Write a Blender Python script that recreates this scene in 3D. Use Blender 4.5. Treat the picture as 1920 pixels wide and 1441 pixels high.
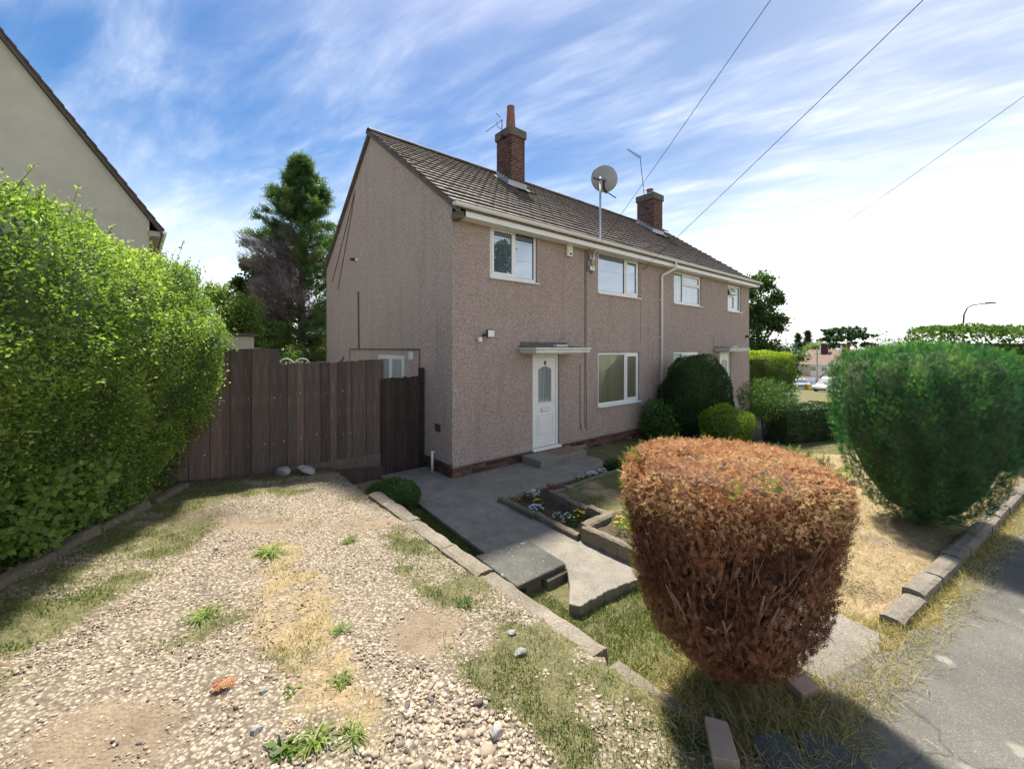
import bpy, math, random
import numpy as np
from mathutils import Vector, Matrix

# ------------------------------------------------------------------ camera, sky, sun, exposure
for o in list(bpy.data.objects):
    bpy.data.objects.remove(o)
SC = bpy.context.scene
COL = SC.collection
CAMZ = 2.43
cam = bpy.data.cameras.new('camera')
cam.sensor_width = 36.0
cam.lens = 766.0 / 1920.0 * 36.0
cam.shift_y = -67.5 / 1920.0
cam.clip_start = 0.05
cam.clip_end = 2500
camo = bpy.data.objects.new('camera', cam)
COL.objects.link(camo)
camo.location = (0, 0, CAMZ)
camo.rotation_euler = (math.radians(90), 0, 0)
SC.camera = camo

SUN_EL, SUN_AZ = math.radians(60), math.radians(-9)      # azimuth measured from +Y towards +X
world = bpy.data.worlds.new('World')
SC.world = world
world.use_nodes = True
wt = world.node_tree
for n in list(wt.nodes):
    wt.nodes.remove(n)
def wn(t, **k):
    n = wt.nodes.new(t)
    for a, b in k.items():
        setattr(n, a, b)
    return n
def wmath(op, a, b=None, clamp=False):
    n = wn('ShaderNodeMath', operation=op, use_clamp=clamp)
    for i, v in enumerate((a, b)):
        if v is None: continue
        if isinstance(v, (int, float)): n.inputs[i].default_value = v
        else: wt.links.new(v, n.inputs[i])
    return n.outputs[0]
sky = wn('ShaderNodeTexSky', sky_type='NISHITA', sun_disc=False)
sky.sun_elevation = SUN_EL
sky.sun_rotation = SUN_AZ
sky.altitude = 60
sky.air_density = 1.0
sky.dust_density = 0.7
sky.ozone_density = 2.2
tc = wn('ShaderNodeTexCoord')
sep = wn('ShaderNodeSeparateXYZ')
wt.links.new(tc.outputs['Generated'], sep.inputs[0])
dz = wmath('MAXIMUM', sep.outputs[2], 0.03)
den = wmath('ADD', dz, 0.12)
cmb = wn('ShaderNodeCombineXYZ')
wt.links.new(wmath('DIVIDE', sep.outputs[0], den), cmb.inputs[0])
wt.links.new(wmath('DIVIDE', sep.outputs[1], den), cmb.inputs[1])
def cirrus(rot, scale, nscale, detail, rough, dist, lo, hi):
    mp = wn('ShaderNodeMapping', vector_type='TEXTURE')
    mp.inputs['Rotation'].default_value = (0, 0, math.radians(rot))
    mp.inputs['Scale'].default_value = [1 / k for k in scale]
    wt.links.new(cmb.outputs[0], mp.inputs[0])
    nz = wn('ShaderNodeTexNoise')
    nz.inputs['Scale'].default_value = nscale
    nz.inputs['Detail'].default_value = detail
    nz.inputs['Roughness'].default_value = rough
    nz.inputs['Distortion'].default_value = dist
    wt.links.new(mp.outputs[0], nz.inputs['Vector'])
    mr = wn('ShaderNodeMapRange', interpolation_type='SMOOTHSTEP')
    mr.inputs[1].default_value = lo; mr.inputs[2].default_value = hi
    wt.links.new(nz.outputs[0], mr.inputs[0])
    return mr.outputs[0]
c1 = cirrus(-33, (0.75, 2.1, 1), 2.2, 9, 0.58, 0.35, 0.33, 0.92)
c2 = cirrus(-38, (1.5, 5.5, 1), 2.8, 7, 0.6, 0.25, 0.36, 0.80)
veil = cirrus(15, (1, 1, 1), 0.45, 2, 0.5, 0.0, 0.34, 0.72)
cl = wmath('ADD', wmath('MULTIPLY', c1, 0.30), wmath('MULTIPLY', wmath('MULTIPLY', c2, c1), 0.30))
cl = wmath('ADD', cl, wmath('MULTIPLY', veil, 0.06))
hz = wn('ShaderNodeMapRange', interpolation_type='SMOOTHSTEP')      # haze whitens the sky down to the horizon
hz.inputs[1].default_value = 0.0; hz.inputs[2].default_value = 0.44
hz.inputs[3].default_value = 0.66; hz.inputs[4].default_value = 0.0
wt.links.new(sep.outputs[2], hz.inputs[0])
east = wn('ShaderNodeMapRange', interpolation_type='SMOOTHSTEP')    # thicker high cloud on the right-hand side of the sky
east.inputs[1].default_value = -0.05; east.inputs[2].default_value = 0.85
east.inputs[3].default_value = 0.0; east.inputs[4].default_value = 0.34
wt.links.new(sep.outputs[0], east.inputs[0])
cl = wmath('ADD', cl, hz.outputs[0])
cl = wmath('ADD', cl, east.outputs[0])
cl = wmath('MINIMUM', wmath('MULTIPLY', cl, 0.92), 0.96)
mixc = wn('ShaderNodeMix', data_type='RGBA')
wt.links.new(cl, mixc.inputs[0])
hsv = wn('ShaderNodeHueSaturation')
hsv.inputs['Saturation'].default_value = 1.42
hsv.inputs['Value'].default_value = 0.265
wt.links.new(sky.outputs[0], hsv.inputs['Color'])
wt.links.new(hsv.outputs[0], mixc.inputs[6])
mixc.inputs[7].default_value = (3.5, 3.5, 3.5, 1)
bg = wn('ShaderNodeBackground')
bg.inputs[1].default_value = 0.105
wt.links.new(mixc.outputs[2], bg.inputs[0])
wo = wn('ShaderNodeOutputWorld')
wt.links.new(bg.outputs[0], wo.inputs[0])

sl = bpy.data.lights.new('sun', 'SUN')
sl.energy = 2.0
sl.angle = math.radians(4)
sl.color = (1.0, 0.93, 0.82)
so = bpy.data.objects.new('sun', sl)
COL.objects.link(so)
tosun = Vector((math.sin(SUN_AZ) * math.cos(SUN_EL), math.cos(SUN_AZ) * math.cos(SUN_EL), math.sin(SUN_EL)))
so.rotation_euler = tosun.to_track_quat('Z', 'Y').to_euler()
so.location = tosun * 60
VS = SC.view_settings
VS.view_transform = 'Standard'
VS.look = 'None'
VS.exposure = 2.25
VS.gamma = 1.0
VS.use_curve_mapping = False
SC.render.engine = 'CYCLES'
SC.cycles.max_bounces = 8
SC.cycles.diffuse_bounces = 4
SC.cycles.glossy_bounces = 2
SC.cycles.transmission_bounces = 5

# ------------------------------------------------------------------ frames: house-local (s along the front, t to the back)
N_ = math.hypot(930, 766)
UX, UY = 930 / N_, 766 / N_
CX, CY = -112 / 766 * 7.6, 7.6
HROT = math.atan2(UY, UX)
def L2W(s, t):
    return CX + UX * s - UY * t, CY + UY * s + UX * t
def W2L(x, y):
    dx, dy = x - CX, y - CY
    return dx * UX + dy * UY, -dx * UY + dy * UX
def atz(px, py, z):                     # the place in the garden a photo point shows, when it lies at height z
    d = 766 * (CAMZ - z) / (py - 653)
    return (px - 960) / 766 * d, d
def atd(px, py, d):                     # the place at depth d
    return Vector(((px - 960) / 766 * d, d, CAMZ - (py - 653) / 766 * d))

# ------------------------------------------------------------------ noise and terrain
def _h(ix, iy, iz, seed):
    n = (ix * 374761393 + iy * 668265263 + iz * 2147483647 + seed * 974634437) & 0xffffffff
    n = ((n ^ (n >> 13)) * 1274126177) & 0xffffffff
    return ((n ^ (n >> 16)) & 0xffff) / 65535.0
def vnoise(P, scale, seed=0):
    P = np.asarray(P, float) * scale
    if P.shape[1] == 2:
        P = np.c_[P, np.zeros(len(P))]
    I = np.floor(P).astype(np.int64); f = P - I
    f = f * f * (3 - 2 * f)
    r = 0
    for a in (0, 1):
        for b in (0, 1):
            for c in (0, 1):
                w = (f[:, 0] if a else 1 - f[:, 0]) * (f[:, 1] if b else 1 - f[:, 1]) * (f[:, 2] if c else 1 - f[:, 2])
                r = r + w * _h(I[:, 0] + a, I[:, 1] + b, I[:, 2] + c, seed)
    return r
def fbm(P, scale, seed=0, oct=3):
    r, a, tot = 0, 1.0, 0
    for k in range(oct):
        r = r + a * vnoise(P, scale * 2 ** k, seed + 17 * k); tot += a; a *= .5
    return r / tot
def ss(x, a, b):
    k = np.clip((x - a) / (b - a), 0, 1)
    return k * k * (3 - 2 * k)
def edge_t(s):                           # outer edge of the front gardens along the pavement
    return -6.08 - 0.115 * s
def terrain(x, y):
    x = np.asarray(x, float); y = np.asarray(y, float)
    s, t = W2L(x, y)
    drive = .25 + .08 * np.clip(-.9 - s, 0, 5) + .02 * np.clip(-t, 0, 6)
    trk = np.exp(-((s + 2.72) / .22) ** 2) + np.exp(-((s + 4.0) / .24) ** 2)
    drive = drive - .028 * trk * (t < .6)
    drive = drive + .03 * (fbm(np.stack([x.ravel(), y.ravel()], 1), 1.3, 5).reshape(x.shape) - .5)
    lane = np.where(t > -3.45, -.05, 0) + 0 * s
    lane = -.05 - .04 * ss(-t, 3.4, 3.65) + .50 * ss(-t, 4.15, 5.5)
    lane = np.where(t > -.4, lane + .0, lane)
    far = -.03 * np.clip(s - 4, 0, 10) - .062 * np.clip(s - 14, 0, 66)
    lawn = .12 * ss(-t, 1.55, 1.95) * ss(s, .45, .62) + .0
    lawn = lawn - .04 * ss(t, -1.8, -1.2)
    lawn = lawn + .30 * ss(-t, 3.0, 5.8) + far
    bed2 = ss(-t, 3.14, 3.2) * (1 - ss(s, .55, .75)) * .13 * (1 - ss(-t, 4.2, 4.8))
    lawn = lawn + bed2 - .03 * (1 - ss(s, .5, .6)) * (1 - ss(-t, 3.0, 3.2))
    z = np.where(s < -1.82, drive, lane)
    k = ss(s, -.05, .02)
    z = z * (1 - k) + lawn * k
    # behind the fence and the house: level garden
    k = ss(t, 1.15, 1.5)
    back = .1 + .08 * np.clip(-.9 - s, 0, 6) + far
    z = z * (1 - k) + back * k
    # pavement and street
    out = edge_t(s) - t
    k = ss(out, -.35, .1)
    street = .44 - .035 * np.clip(s, -6, 14) - .062 * np.clip(s - 14, 0, 66)
    z = z * (1 - k) + street * k
    return z
def T1(x, y):
    return float(terrain(np.array([x]), np.array([y]))[0])

# ------------------------------------------------------------------ scene helpers
def link(o, parent=None):
    COL.objects.link(o)
    if parent is not None: o.parent = parent
    return o
def tag(o, label, cat, group=None):
    o['label'] = label; o['category'] = cat
    if group: o['group'] = group
    return o
def thing(name, label, cat, loc=(0, 0, 0), rz=0, group=None):
    o = link(bpy.data.objects.new(name, None))
    o.empty_display_size = .1
    o.location = loc; o.rotation_euler = (0, 0, rz)
    return tag(o, label, cat, group)
class MB:
    def __init__(s): s.v = []; s.f = []
    def add(s, vs, fs):
        b = len(s.v); s.v += [tuple(p) for p in vs]; s.f += [tuple(b + i for i in f) for f in fs]; return s
    def box(s, x0, x1, y0, y1, z0, z1):
        return s.add([(x0,y0,z0),(x1,y0,z0),(x1,y1,z0),(x0,y1,z0),(x0,y0,z1),(x1,y0,z1),(x1,y1,z1),(x0,y1,z1)],
                     [(0,3,2,1),(4,5,6,7),(0,1,5,4),(1,2,6,5),(2,3,7,6),(3,0,4,7)])
    def prism(s, poly, a0, a1, axis='z'):          # poly: counter-clockwise 2D outline
        n = len(poly)
        def m(p, a):
            if axis == 'z': return (p[0], p[1], a)
            if axis == 'x': return (a, p[0], p[1])
            return (p[0], a, p[1])
        vs = [m(p, a0) for p in poly] + [m(p, a1) for p in poly]
        fs = [tuple(range(n))[::-1], tuple(range(n, 2 * n))] + [(i, (i + 1) % n, n + (i + 1) % n, n + i) for i in range(n)]
        if axis == 'y': fs = [f[::-1] for f in fs]
        return s.add(vs, fs)
    def tube(s, pts, rad, n=8, cap=True):
        pts = [Vector(p) for p in pts]
        if not hasattr(rad, '__len__'): rad = [rad] * len(pts)
        b = len(s.v); up = None
        for i, p in enumerate(pts):
            d = (pts[min(i + 1, len(pts) - 1)] - pts[max(i - 1, 0)])
            d = d.normalized() if d.length > 1e-9 else Vector((0, 0, 1))
            if up is None:
                up = d.orthogonal().normalized()
            else:
                up = (up - d * up.dot(d)); up = up.normalized() if up.length > 1e-6 else d.orthogonal().normalized()
            w = d.cross(up)
            for k in range(n):
                a = 2 * math.pi * k / n
                q = p + (up * math.cos(a) + w * math.sin(a)) * rad[i]
                s.v.append(tuple(q))
        for i in range(len(pts) - 1):
            for k in range(n):
                s.f.append((b + i*n + k, b + i*n + (k+1) % n, b + (i+1)*n + (k+1) % n, b + (i+1)*n + k))
        if cap:
            s.f.append(tuple(b + k for k in range(n))[::-1]); s.f.append(tuple(b + (len(pts)-1)*n + k for k in range(n)))
        return s
    def lathe(s, prof, c=(0,0,0), n=16):
        b = len(s.v)
        for r, z in prof:
            for k in range(n):
                a = 2 * math.pi * k / n
                s.v.append((c[0] + r * math.cos(a), c[1] + r * math.sin(a), c[2] + z))
        for i in range(len(prof) - 1):
            for k in range(n):
                s.f.append((b + i*n + k, b + i*n + (k+1) % n, b + (i+1)*n + (k+1) % n, b + (i+1)*n + k))
        s.f.append(tuple(b + k for k in range(n))[::-1]); s.f.append(tuple(b + (len(prof)-1)*n + k for k in range(n)))
        return s
    def mesh(s, name, mat, smooth=False):
        m = bpy.data.meshes.new(name)
        m.from_pydata(s.v, [], s.f); m.update()
        if smooth: m.shade_smooth()
        if mat: m.materials.append(mat)
        return m
    def build(s, name, mat, parent=None, smooth=False, bevel=0, loc=None, rot=None, seg=1):
        o = link(bpy.data.objects.new(name, s.mesh(name, mat, smooth)), parent)
        if loc: o.location = loc
        if rot: o.rotation_euler = rot
        if bevel:
            b = o.modifiers.new('bevel', 'BEVEL'); b.width = bevel; b.segments = seg; b.limit_method = 'ANGLE'
            b.harden_normals = False
        return o
def bx(name, mat, parent, x0, x1, y0, y1, z0, z1, bevel=0):
    return MB().box(x0, x1, y0, y1, z0, z1).build(name, mat, parent, bevel=bevel)
def fast_mesh(name, V, F, mat, tint=None, smooth=False, parent=None, stuff=False):
    """V (n,3), F (m,k) numpy arrays"""
    m = bpy.data.meshes.new(name)
    V = np.ascontiguousarray(V, np.float32); F = np.ascontiguousarray(F, np.int32)
    k = F.shape[1]
    m.vertices.add(len(V)); m.vertices.foreach_set('co', V.ravel())
    m.loops.add(F.size); m.loops.foreach_set('vertex_index', F.ravel())
    m.polygons.add(len(F)); m.polygons.foreach_set('loop_start', np.arange(0, F.size, k, dtype=np.int32))
    m.update(calc_edges=True)
    if smooth: m.shade_smooth()
    if tint is not None:
        a = m.attributes.new('tint', 'FLOAT', 'POINT'); a.data.foreach_set('value', np.ascontiguousarray(tint, np.float32))
    m.materials.append(mat)
    o = link(bpy.data.objects.new(name, m), parent)
    if stuff: o['kind'] = 'stuff'
    return o
def dup(o, parent, loc, rot=(0, 0, 0), scale=None):
    c = o.copy(); COL.objects.link(c); c.parent = parent; c.location = loc; c.rotation_euler = rot
    if scale: c.scale = scale
    return c

# ------------------------------------------------------------------ materials
class NT:
    def __init__(s, name):
        s.m = bpy.data.materials.new(name); s.m.use_nodes = True
        s.t = s.m.node_tree; s.t.nodes.clear()
        s.out = s.n('ShaderNodeOutputMaterial'); s.b = s.n('ShaderNodeBsdfPrincipled')
        s.l(s.b.outputs[0], s.out.inputs[0])
        s._tc = None
    def n(s, t, **k):
        n = s.t.nodes.new(t)
        for a, b in k.items(): setattr(n, a, b)
        return n
    def l(s, a, b): s.t.links.new(a, b)
    def set(s, i, v):
        if hasattr(v, 'is_linked') or hasattr(v, 'links'): s.l(v, i)
        else: i.default_value = v
    def co(s, kind='Object'):
        if s._tc is None: s._tc = s.n('ShaderNodeTexCoord')
        return s._tc.outputs[kind]
    def pos(s):
        return s.n('ShaderNodeNewGeometry').outputs['Position']
    def noise(s, scale, detail=4, rough=.55, vec=None, stretch=None, dist=0):
        v = vec if vec is not None else s.co()
        if stretch:
            mp = s.n('ShaderNodeMapping'); mp.inputs['Scale'].default_value = stretch; s.l(v, mp.inputs[0]); v = mp.outputs[0]
        n = s.n('ShaderNodeTexNoise'); s.l(v, n.inputs['Vector'])
        n.inputs['Scale'].default_value = scale; n.inputs['Detail'].default_value = detail
        n.inputs['Roughness'].default_value = rough; n.inputs['Distortion'].default_value = dist
        return n.outputs[0]
    def voro(s, scale, vec=None, out='Distance', feature='F1', rnd=1):
        n = s.n('ShaderNodeTexVoronoi', feature=feature); s.l(vec if vec is not None else s.co(), n.inputs['Vector'])
        n.inputs['Scale'].default_value = scale; n.inputs['Randomness'].default_value = rnd
        return n.outputs[out]
    def ramp(s, f, stops, interp='LINEAR'):
        r = s.n('ShaderNodeValToRGB'); e = r.color_ramp; e.interpolation = interp
        while len(e.elements) < len(stops): e.elements.new(.5)
        for el, (p, c) in zip(e.elements, stops):
            el.position = p; el.color = (c[0], c[1], c[2], 1) if hasattr(c, '__len__') else (c, c, c, 1)
        s.set(r.inputs[0], f); return r.outputs[0]
    def mix(s, f, a, b, mode='MIX'):
        m = s.n('ShaderNodeMix', data_type='RGBA', blend_type=mode)
        s.set(m.inputs[0], f)
        for i, v in ((6, a), (7, b)):
            if hasattr(v, '__len__') and not hasattr(v, 'is_linked'): m.inputs[i].default_value = (v[0], v[1], v[2], 1)
            else: s.l(v, m.inputs[i])
        return m.outputs[2]
    def math(s, op, a, b=None, clamp=False):
        m = s.n('ShaderNodeMath', operation=op, use_clamp=clamp)
        s.set(m.inputs[0], a)
        if b is not None: s.set(m.inputs[1], b)
        return m.outputs[0]
    def attr(s, name):
        a = s.n('ShaderNodeAttribute'); a.attribute_name = name; return a
    def rnd(s):
        return s.n('ShaderNodeObjectInfo').outputs['Random']
    def bump(s, h, strength=.5, dist=.01, prev=None):
        b = s.n('ShaderNodeBump'); b.inputs['Strength'].default_value = strength; b.inputs['Distance'].default_value = dist
        s.l(h, b.inputs['Height'])
        if prev is not None: s.l(prev, b.inputs['Normal'])
        s.l(b.outputs[0], s.b.inputs['Normal']); return b.outputs[0]
    def base(s, c):
        if hasattr(c, '__len__') and not hasattr(c, 'is_linked'): s.b.inputs['Base Color'].default_value = (c[0], c[1], c[2], 1)
        else: s.l(c, s.b.inputs['Base Color'])
    def fin(s, rough=.6, metal=0, spec=None):
        s.set(s.b.inputs['Roughness'], rough); s.b.inputs['Metallic'].default_value = metal
        if spec is not None: s.b.inputs['Specular IOR Level'].default_value = spec
        return s.m
def simple(name, a, b=None, scale=6, rough=.6, metal=0, bump=0, bscale=40, spec=None, rand=0):
    t = NT(name)
    c = t.ramp(t.noise(scale, 5), [(.3, a), (.7, b if b is not None else a)])
    if rand:
        c = t.mix(1, c, t.ramp(t.rnd(), [(0, 1 - rand), (1, 1 + rand)]), 'MULTIPLY')
    t.base(c)
    if bump: t.bump(t.noise(bscale, 4), bump, .005)
    return t.fin(rough, metal, spec)
def foliage(name, stops, trans=.35, rough=.5, tcol=None, spec=.35):
    t = NT(name)
    c = t.ramp(t.attr('tint').outputs['Fac'], stops)
    t.base(c); t.fin(rough, 0, spec)
    tr = t.n('ShaderNodeBsdfTranslucent')
    if trans:
        t.l(t.mix(1, c, tcol if tcol else (1.25, 1.45, .7), 'MULTIPLY'), tr.inputs[0])
        ms = t.n('ShaderNodeMixShader'); ms.inputs[0].default_value = trans
        t.l(t.b.outputs[0], ms.inputs[1]); t.l(tr.outputs[0], ms.inputs[2]); t.l(ms.outputs[0], t.out.inputs[0])
    return t.m
M = {}
# pebbledash render
def pebbledash(name, cols, st1, st2):
    t = NT(name)
    v = t.voro(78, out='Color'); vd = t.voro(78)
    sc_ = t.n('ShaderNodeSeparateColor'); t.l(v, sc_.inputs[0])
    c = t.ramp(sc_.outputs[0], [(p_, c_) for p_, c_ in zip((0, .2, .55, .85, 1), cols)])
    stain = t.noise(.55, 4, .6)
    c = t.mix(t.ramp(stain, [(.35, 0), (.75, .35)]), c, st1)
    c = t.mix(t.ramp(t.noise(2.4, 4, .6, stretch=(1, 1, .35)), [(.5, 0), (.8, .28)]), c, st2)
    c = t.mix(t.ramp(t.noise(1.1, 6, .7, stretch=(2.6, 2.6, .3)), [(.50, 0), (.75, .3)]), c, (.17, .145, .13))
    c = t.mix(t.ramp(t.noise(.9, 5, .62), [(.55, 0), (.8, .45)]), c, (.52, .44, .37))
    t.base(c)
    t.bump(vd, .9, .012)
    return t.fin(.95, 0, .2)
M['dash'] = pebbledash('pebbledash', [(.16, .118, .106), (.35, .26, .232), (.455, .343, .302), (.54, .42, .372), (.68, .57, .515)], (.40, .36, .30), (.36, .27, .275))
M['dashgable'] = pebbledash('lifted_gable_pebbledash', [(.26, .185, .155), (.50, .37, .315), (.62, .475, .405), (.70, .56, .49), (.82, .71, .64)], (.52, .43, .36), (.52, .375, .345))  # gable copy of the render, albedo raised to lift its shaded face
# brick
t = NT('red_brick')
c = t.ramp(t.noise(9, 4), [(.3, (.095, .038, .034)), (.7, (.16, .07, .058))])
c = t.mix(1, c, t.ramp(t.rnd(), [(0, (.5, .5, .55)), (.5, (.95, .9, .9)), (1, (1.35, 1.2, 1.1))]), 'MULTIPLY')
c = t.mix(t.ramp(t.noise(4, 5, .65, vec=t.pos()), [(.52, 0), (.7, .75)]), c, (.035, .03, .028))
t.base(c); t.bump(t.noise(70, 4), .5, .004); M['brick'] = t.fin(.9, 0, .2)
t = NT('plinth_brick')
c = t.ramp(t.noise(9, 4), [(.3, (.13, .075, .06)), (.7, (.22, .135, .108))])
c = t.mix(1, c, t.ramp(t.rnd(), [(0, (.30, .30, .32)), (.45, (.8, .75, .75)), (1, (1.25, 1.1, 1.0))]), 'MULTIPLY')
t.base(c); t.bump(t.noise(70, 4), .5, .004); M['pbrick'] = t.fin(.9, 0, .2)
M['mortar'] = simple('mortar', (.38, .33, .28), (.48, .42, .37), 20, .95, bump=.4)
M['dmortar'] = simple('dark_mortar', (.24, .20, .17), (.34, .29, .25), 14, .95, bump=.5)
# roof tile
t = NT('concrete_roof_tile')
c = t.ramp(t.noise(5, 6, .65, vec=t.pos()), [(.25, (.060, .048, .042)), (.6, (.125, .10, .085)), (.8, (.19, .155, .13))])
c = t.mix(1, c, t.ramp(t.rnd(), [(0, .72), (1, 1.25)]), 'MULTIPLY')
c = t.mix(t.ramp(t.noise(16, 5, .6, vec=t.pos()), [(.6, 0), (.75, .5)]), c, (.20, .19, .16))
t.base(c); t.bump(t.noise(60, 3), .35, .004); M['tile'] = t.fin(.72, 0, .35)
M['white'] = simple('white_upvc', (.78, .78, .76), (.82, .82, .80), 3, .32)
M['gutter'] = simple('white_gutter_plastic', (.76, .755, .72), (.81, .805, .775), 2.5, .38)
M['agedwhite'] = simple('weathered_white_paint', (.55, .54, .49), (.76, .75, .70), 7, .6, bump=.2)
M['rubber'] = simple('black_gasket', (.02, .02, .02), None, 3, .5)
def glass(name, tint, refl, fold=0):
    t = NT(name)
    t.base(t.ramp(t.noise(2.2, 4, .6, stretch=(9, 9, .35)) if fold else t.noise(1.6, 3), [(.35, tuple(x * (1 - fold) for x in tint)), (.7, tuple(x * 1.3 for x in tint))])); t.fin(.4, 0, .5)
    g = t.n('ShaderNodeBsdfGlossy'); g.inputs['Roughness'].default_value = .015; g.inputs[0].default_value = (.78, .89, 1, 1)
    nb = t.n('ShaderNodeBump'); nb.inputs['Strength'].default_value = .015; nb.inputs['Distance'].default_value = .05
    t.l(t.noise(2.2, 1), nb.inputs['Height']); t.l(nb.outputs[0], g.inputs['Normal'])
    ms = t.n('ShaderNodeMixShader'); ms.inputs[0].default_value = refl
    t.l(t.b.outputs[0], ms.inputs[1]); t.l(g.outputs[0], ms.inputs[2]); t.l(ms.outputs[0], t.out.inputs[0])
    return t.m
M['glass'] = glass('window_glass', (.025, .045, .08), .34)
M['glass_low'] = glass('window_glass_olive_reflection', (.17, .16, .10), .24, .12)  # reflected garden put into the pane colour as olive, with faint fold streaks
M['glass_pale'] = glass('window_glass_net_curtain', (.32, .34, .37), .24, .4)
M['glass_far'] = glass('far_window_glass', (.07, .08, .09), .25)
M['lead'] = simple('lead_flashing', (.30, .31, .32), (.44, .45, .46), 8, .5, .2, bump=.3)
M['cement'] = simple('grey_cement', (.25, .24, .215), (.36, .35, .32), 10, .95, bump=.5)
M['oldcement'] = simple('weathered_cement_cap', (.095, .084, .072), (.175, .158, .136), 12, .95, bump=.6)
M['terra'] = simple('terracotta_pot', (.20, .085, .05), (.30, .14, .09), 8, .8, bump=.2)
M['darkmetal'] = simple('dark_painted_metal', (.025, .025, .028), (.05, .05, .05), 8, .5, .3)
M['galv'] = simple('galvanised_steel', (.42, .43, .43), (.55, .56, .56), 12, .42, .75)
M['dish'] = simple('grey_dish_paint', (.27, .275, .28), (.33, .335, .34), 4, .5)
M['brownpipe'] = simple('brown_pipe', (.13, .085, .07), (.18, .125, .105), 8, .6)
M['cable'] = simple('grey_cable', (.32, .29, .25), (.42, .38, .33), 10, .7)
M['wire'] = simple('black_wire', (.03, .03, .03), (.05, .05, .05), 4, .6)
M['black'] = simple('black_plastic', (.015, .015, .016), (.03, .03, .03), 5, .45)
# concrete family
def concrete(name, a, b, lich=.0, sc=5, rough=.92):
    t = NT(name)
    p = t.pos()
    c = t.ramp(t.noise(sc, 7, .68, vec=p), [(.28, a), (.72, b)])
    c = t.mix(t.ramp(t.noise(1.3, 6, .7, vec=p, dist=.6), [(.42, 0), (.68, .6)]), c, tuple(x * .62 for x in a))
    c = t.mix(t.ramp(t.noise(75, 3, .6, vec=p), [(.33, .6), (.52, 0)]), c, tuple(x * .42 for x in a))
    c = t.mix(t.ramp(t.noise(62, 3, .6, vec=p), [(.58, 0), (.72, .5)]), c, tuple(min(1, x * 1.8) for x in b))
    if lich:
        d = t.math('ADD', t.voro(3.4, p), t.math('MULTIPLY', t.noise(14, 4, .7, vec=p), .34))
        c = t.mix(t.ramp(d, [(.19 + lich, .8), (.25 + lich, 0)]), c, (.50, .49, .44))
        d = t.math('ADD', t.voro(13, p), t.math('MULTIPLY', t.noise(60, 3, vec=p), .3))
        c = t.mix(t.ramp(d, [(.17 + lich, .7), (.21 + lich, 0)]), c, (.46, .45, .40))
    t.base(c); t.bump(t.noise(85, 5, .7, vec=p), .55, .006); return t.fin(rough, 0, .25)
M['path'] = concrete('path_concrete', (.215, .195, .16), (.33, .30, .25))
M['slab'] = concrete('dark_lichen_slab', (.085, .085, .075), (.15, .148, .13), .055)
M['kerb'] = concrete('kerb_concrete', (.19, .165, .125), (.32, .285, .225), .02)
M['block'] = concrete('boundary_block_concrete', (.15, .13, .105), (.29, .26, .21), .0, 3)
M['stone'] = concrete('bed_edging_stone', (.13, .108, .078), (.27, .225, .165), .0, 7)
t = NT('worn_asphalt')
p = t.pos()
c = t.ramp(t.noise(1.7, 6, .65, vec=p), [(.3, (.115, .112, .098)), (.72, (.21, .20, .172))])
c = t.mix(t.ramp(t.noise(120, 3, .6, vec=p), [(.3, .6), (.6, 0)]), c, (.05, .05, .046))
c = t.mix(t.ramp(t.noise(95, 2, .5, vec=p), [(.6, 0), (.75, .55)]), c, (.42, .40, .34))
d = t.math('ADD', t.voro(2.6, p), t.math('MULTIPLY', t.noise(16, 4, vec=p), .25))
c = t.mix(t.ramp(d, [(.20, .6), (.27, 0)]), c, (.36, .34, .28))
dv = t.n('ShaderNodeVectorMath', operation='ADD'); t.l(p, dv.inputs[0])
nzv = t.n('ShaderNodeTexNoise'); nzv.inputs['Scale'].default_value = 2.5; nzv.inputs['Detail'].default_value = 4; t.l(p, nzv.inputs['Vector'])
sv_ = t.n('ShaderNodeVectorMath', operation='SCALE'); sv_.inputs['Scale'].default_value = .55; t.l(nzv.outputs['Color'], sv_.inputs[0]); t.l(sv_.outputs[0], dv.inputs[1])
crk = t.voro(.8, dv.outputs[0], 'Distance', 'DISTANCE_TO_EDGE')
c = t.mix(t.ramp(crk, [(.002, .5), (.008, 0)]), c, (.035, .034, .028))
c = t.mix(t.ramp(t.noise(.7, 4, .6, vec=p), [(.45, 0), (.7, .4)]), c, (.10, .10, .088))
t.base(c); t.bump(t.noise(110, 5, .7, vec=p), .7, .007); M['asphalt'] = t.fin(.9, 0, .3)
M['road'] = simple('road_asphalt', (.07, .07, .068), (.12, .12, .115), 1.2, .9, bump=.4, bscale=80)
# timber
def timber(name, a, b, rand=.35, grey=.3):
    t = NT(name)
    c = t.ramp(t.noise(5, 7, .75, stretch=(16, 16, .45)), [(.3, tuple(x * .7 for x in a)), (.5, a), (.7, b), (.82, tuple(x * 1.5 for x in b))])
    c = t.mix(1, c, t.ramp(t.rnd(), [(0, (1 - rand, 1 - rand, 1 - rand)), (.5, (1, 1, 1)), (.8, (1 + rand * .8, 1 + rand * .7, 1 + rand * .65)), (1, (1 + rand * 1.4, 1 + rand * 1.0, 1 + rand * .85))]), 'MULTIPLY')
    c = t.mix(t.ramp(t.noise(2.2, 5, .6, stretch=(3, 3, .5), vec=t.pos()), [(.5, 0), (.75, grey)]), c, (.15, .13, .11))
    t.base(c); t.bump(t.noise(9, 6, .7, stretch=(16, 16, .5)), .6, .006); return t.fin(.82, 0, .25)
M['fence'] = timber('stained_fence_board', (.095, .072, .064), (.19, .148, .13))
M['gate'] = timber('stained_gate_board', (.045, .032, .028), (.085, .062, .054), .2, .2)
M['greywood'] = timber('silvered_timber', (.26, .25, .22), (.42, .40, .36), .1, .1)
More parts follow.
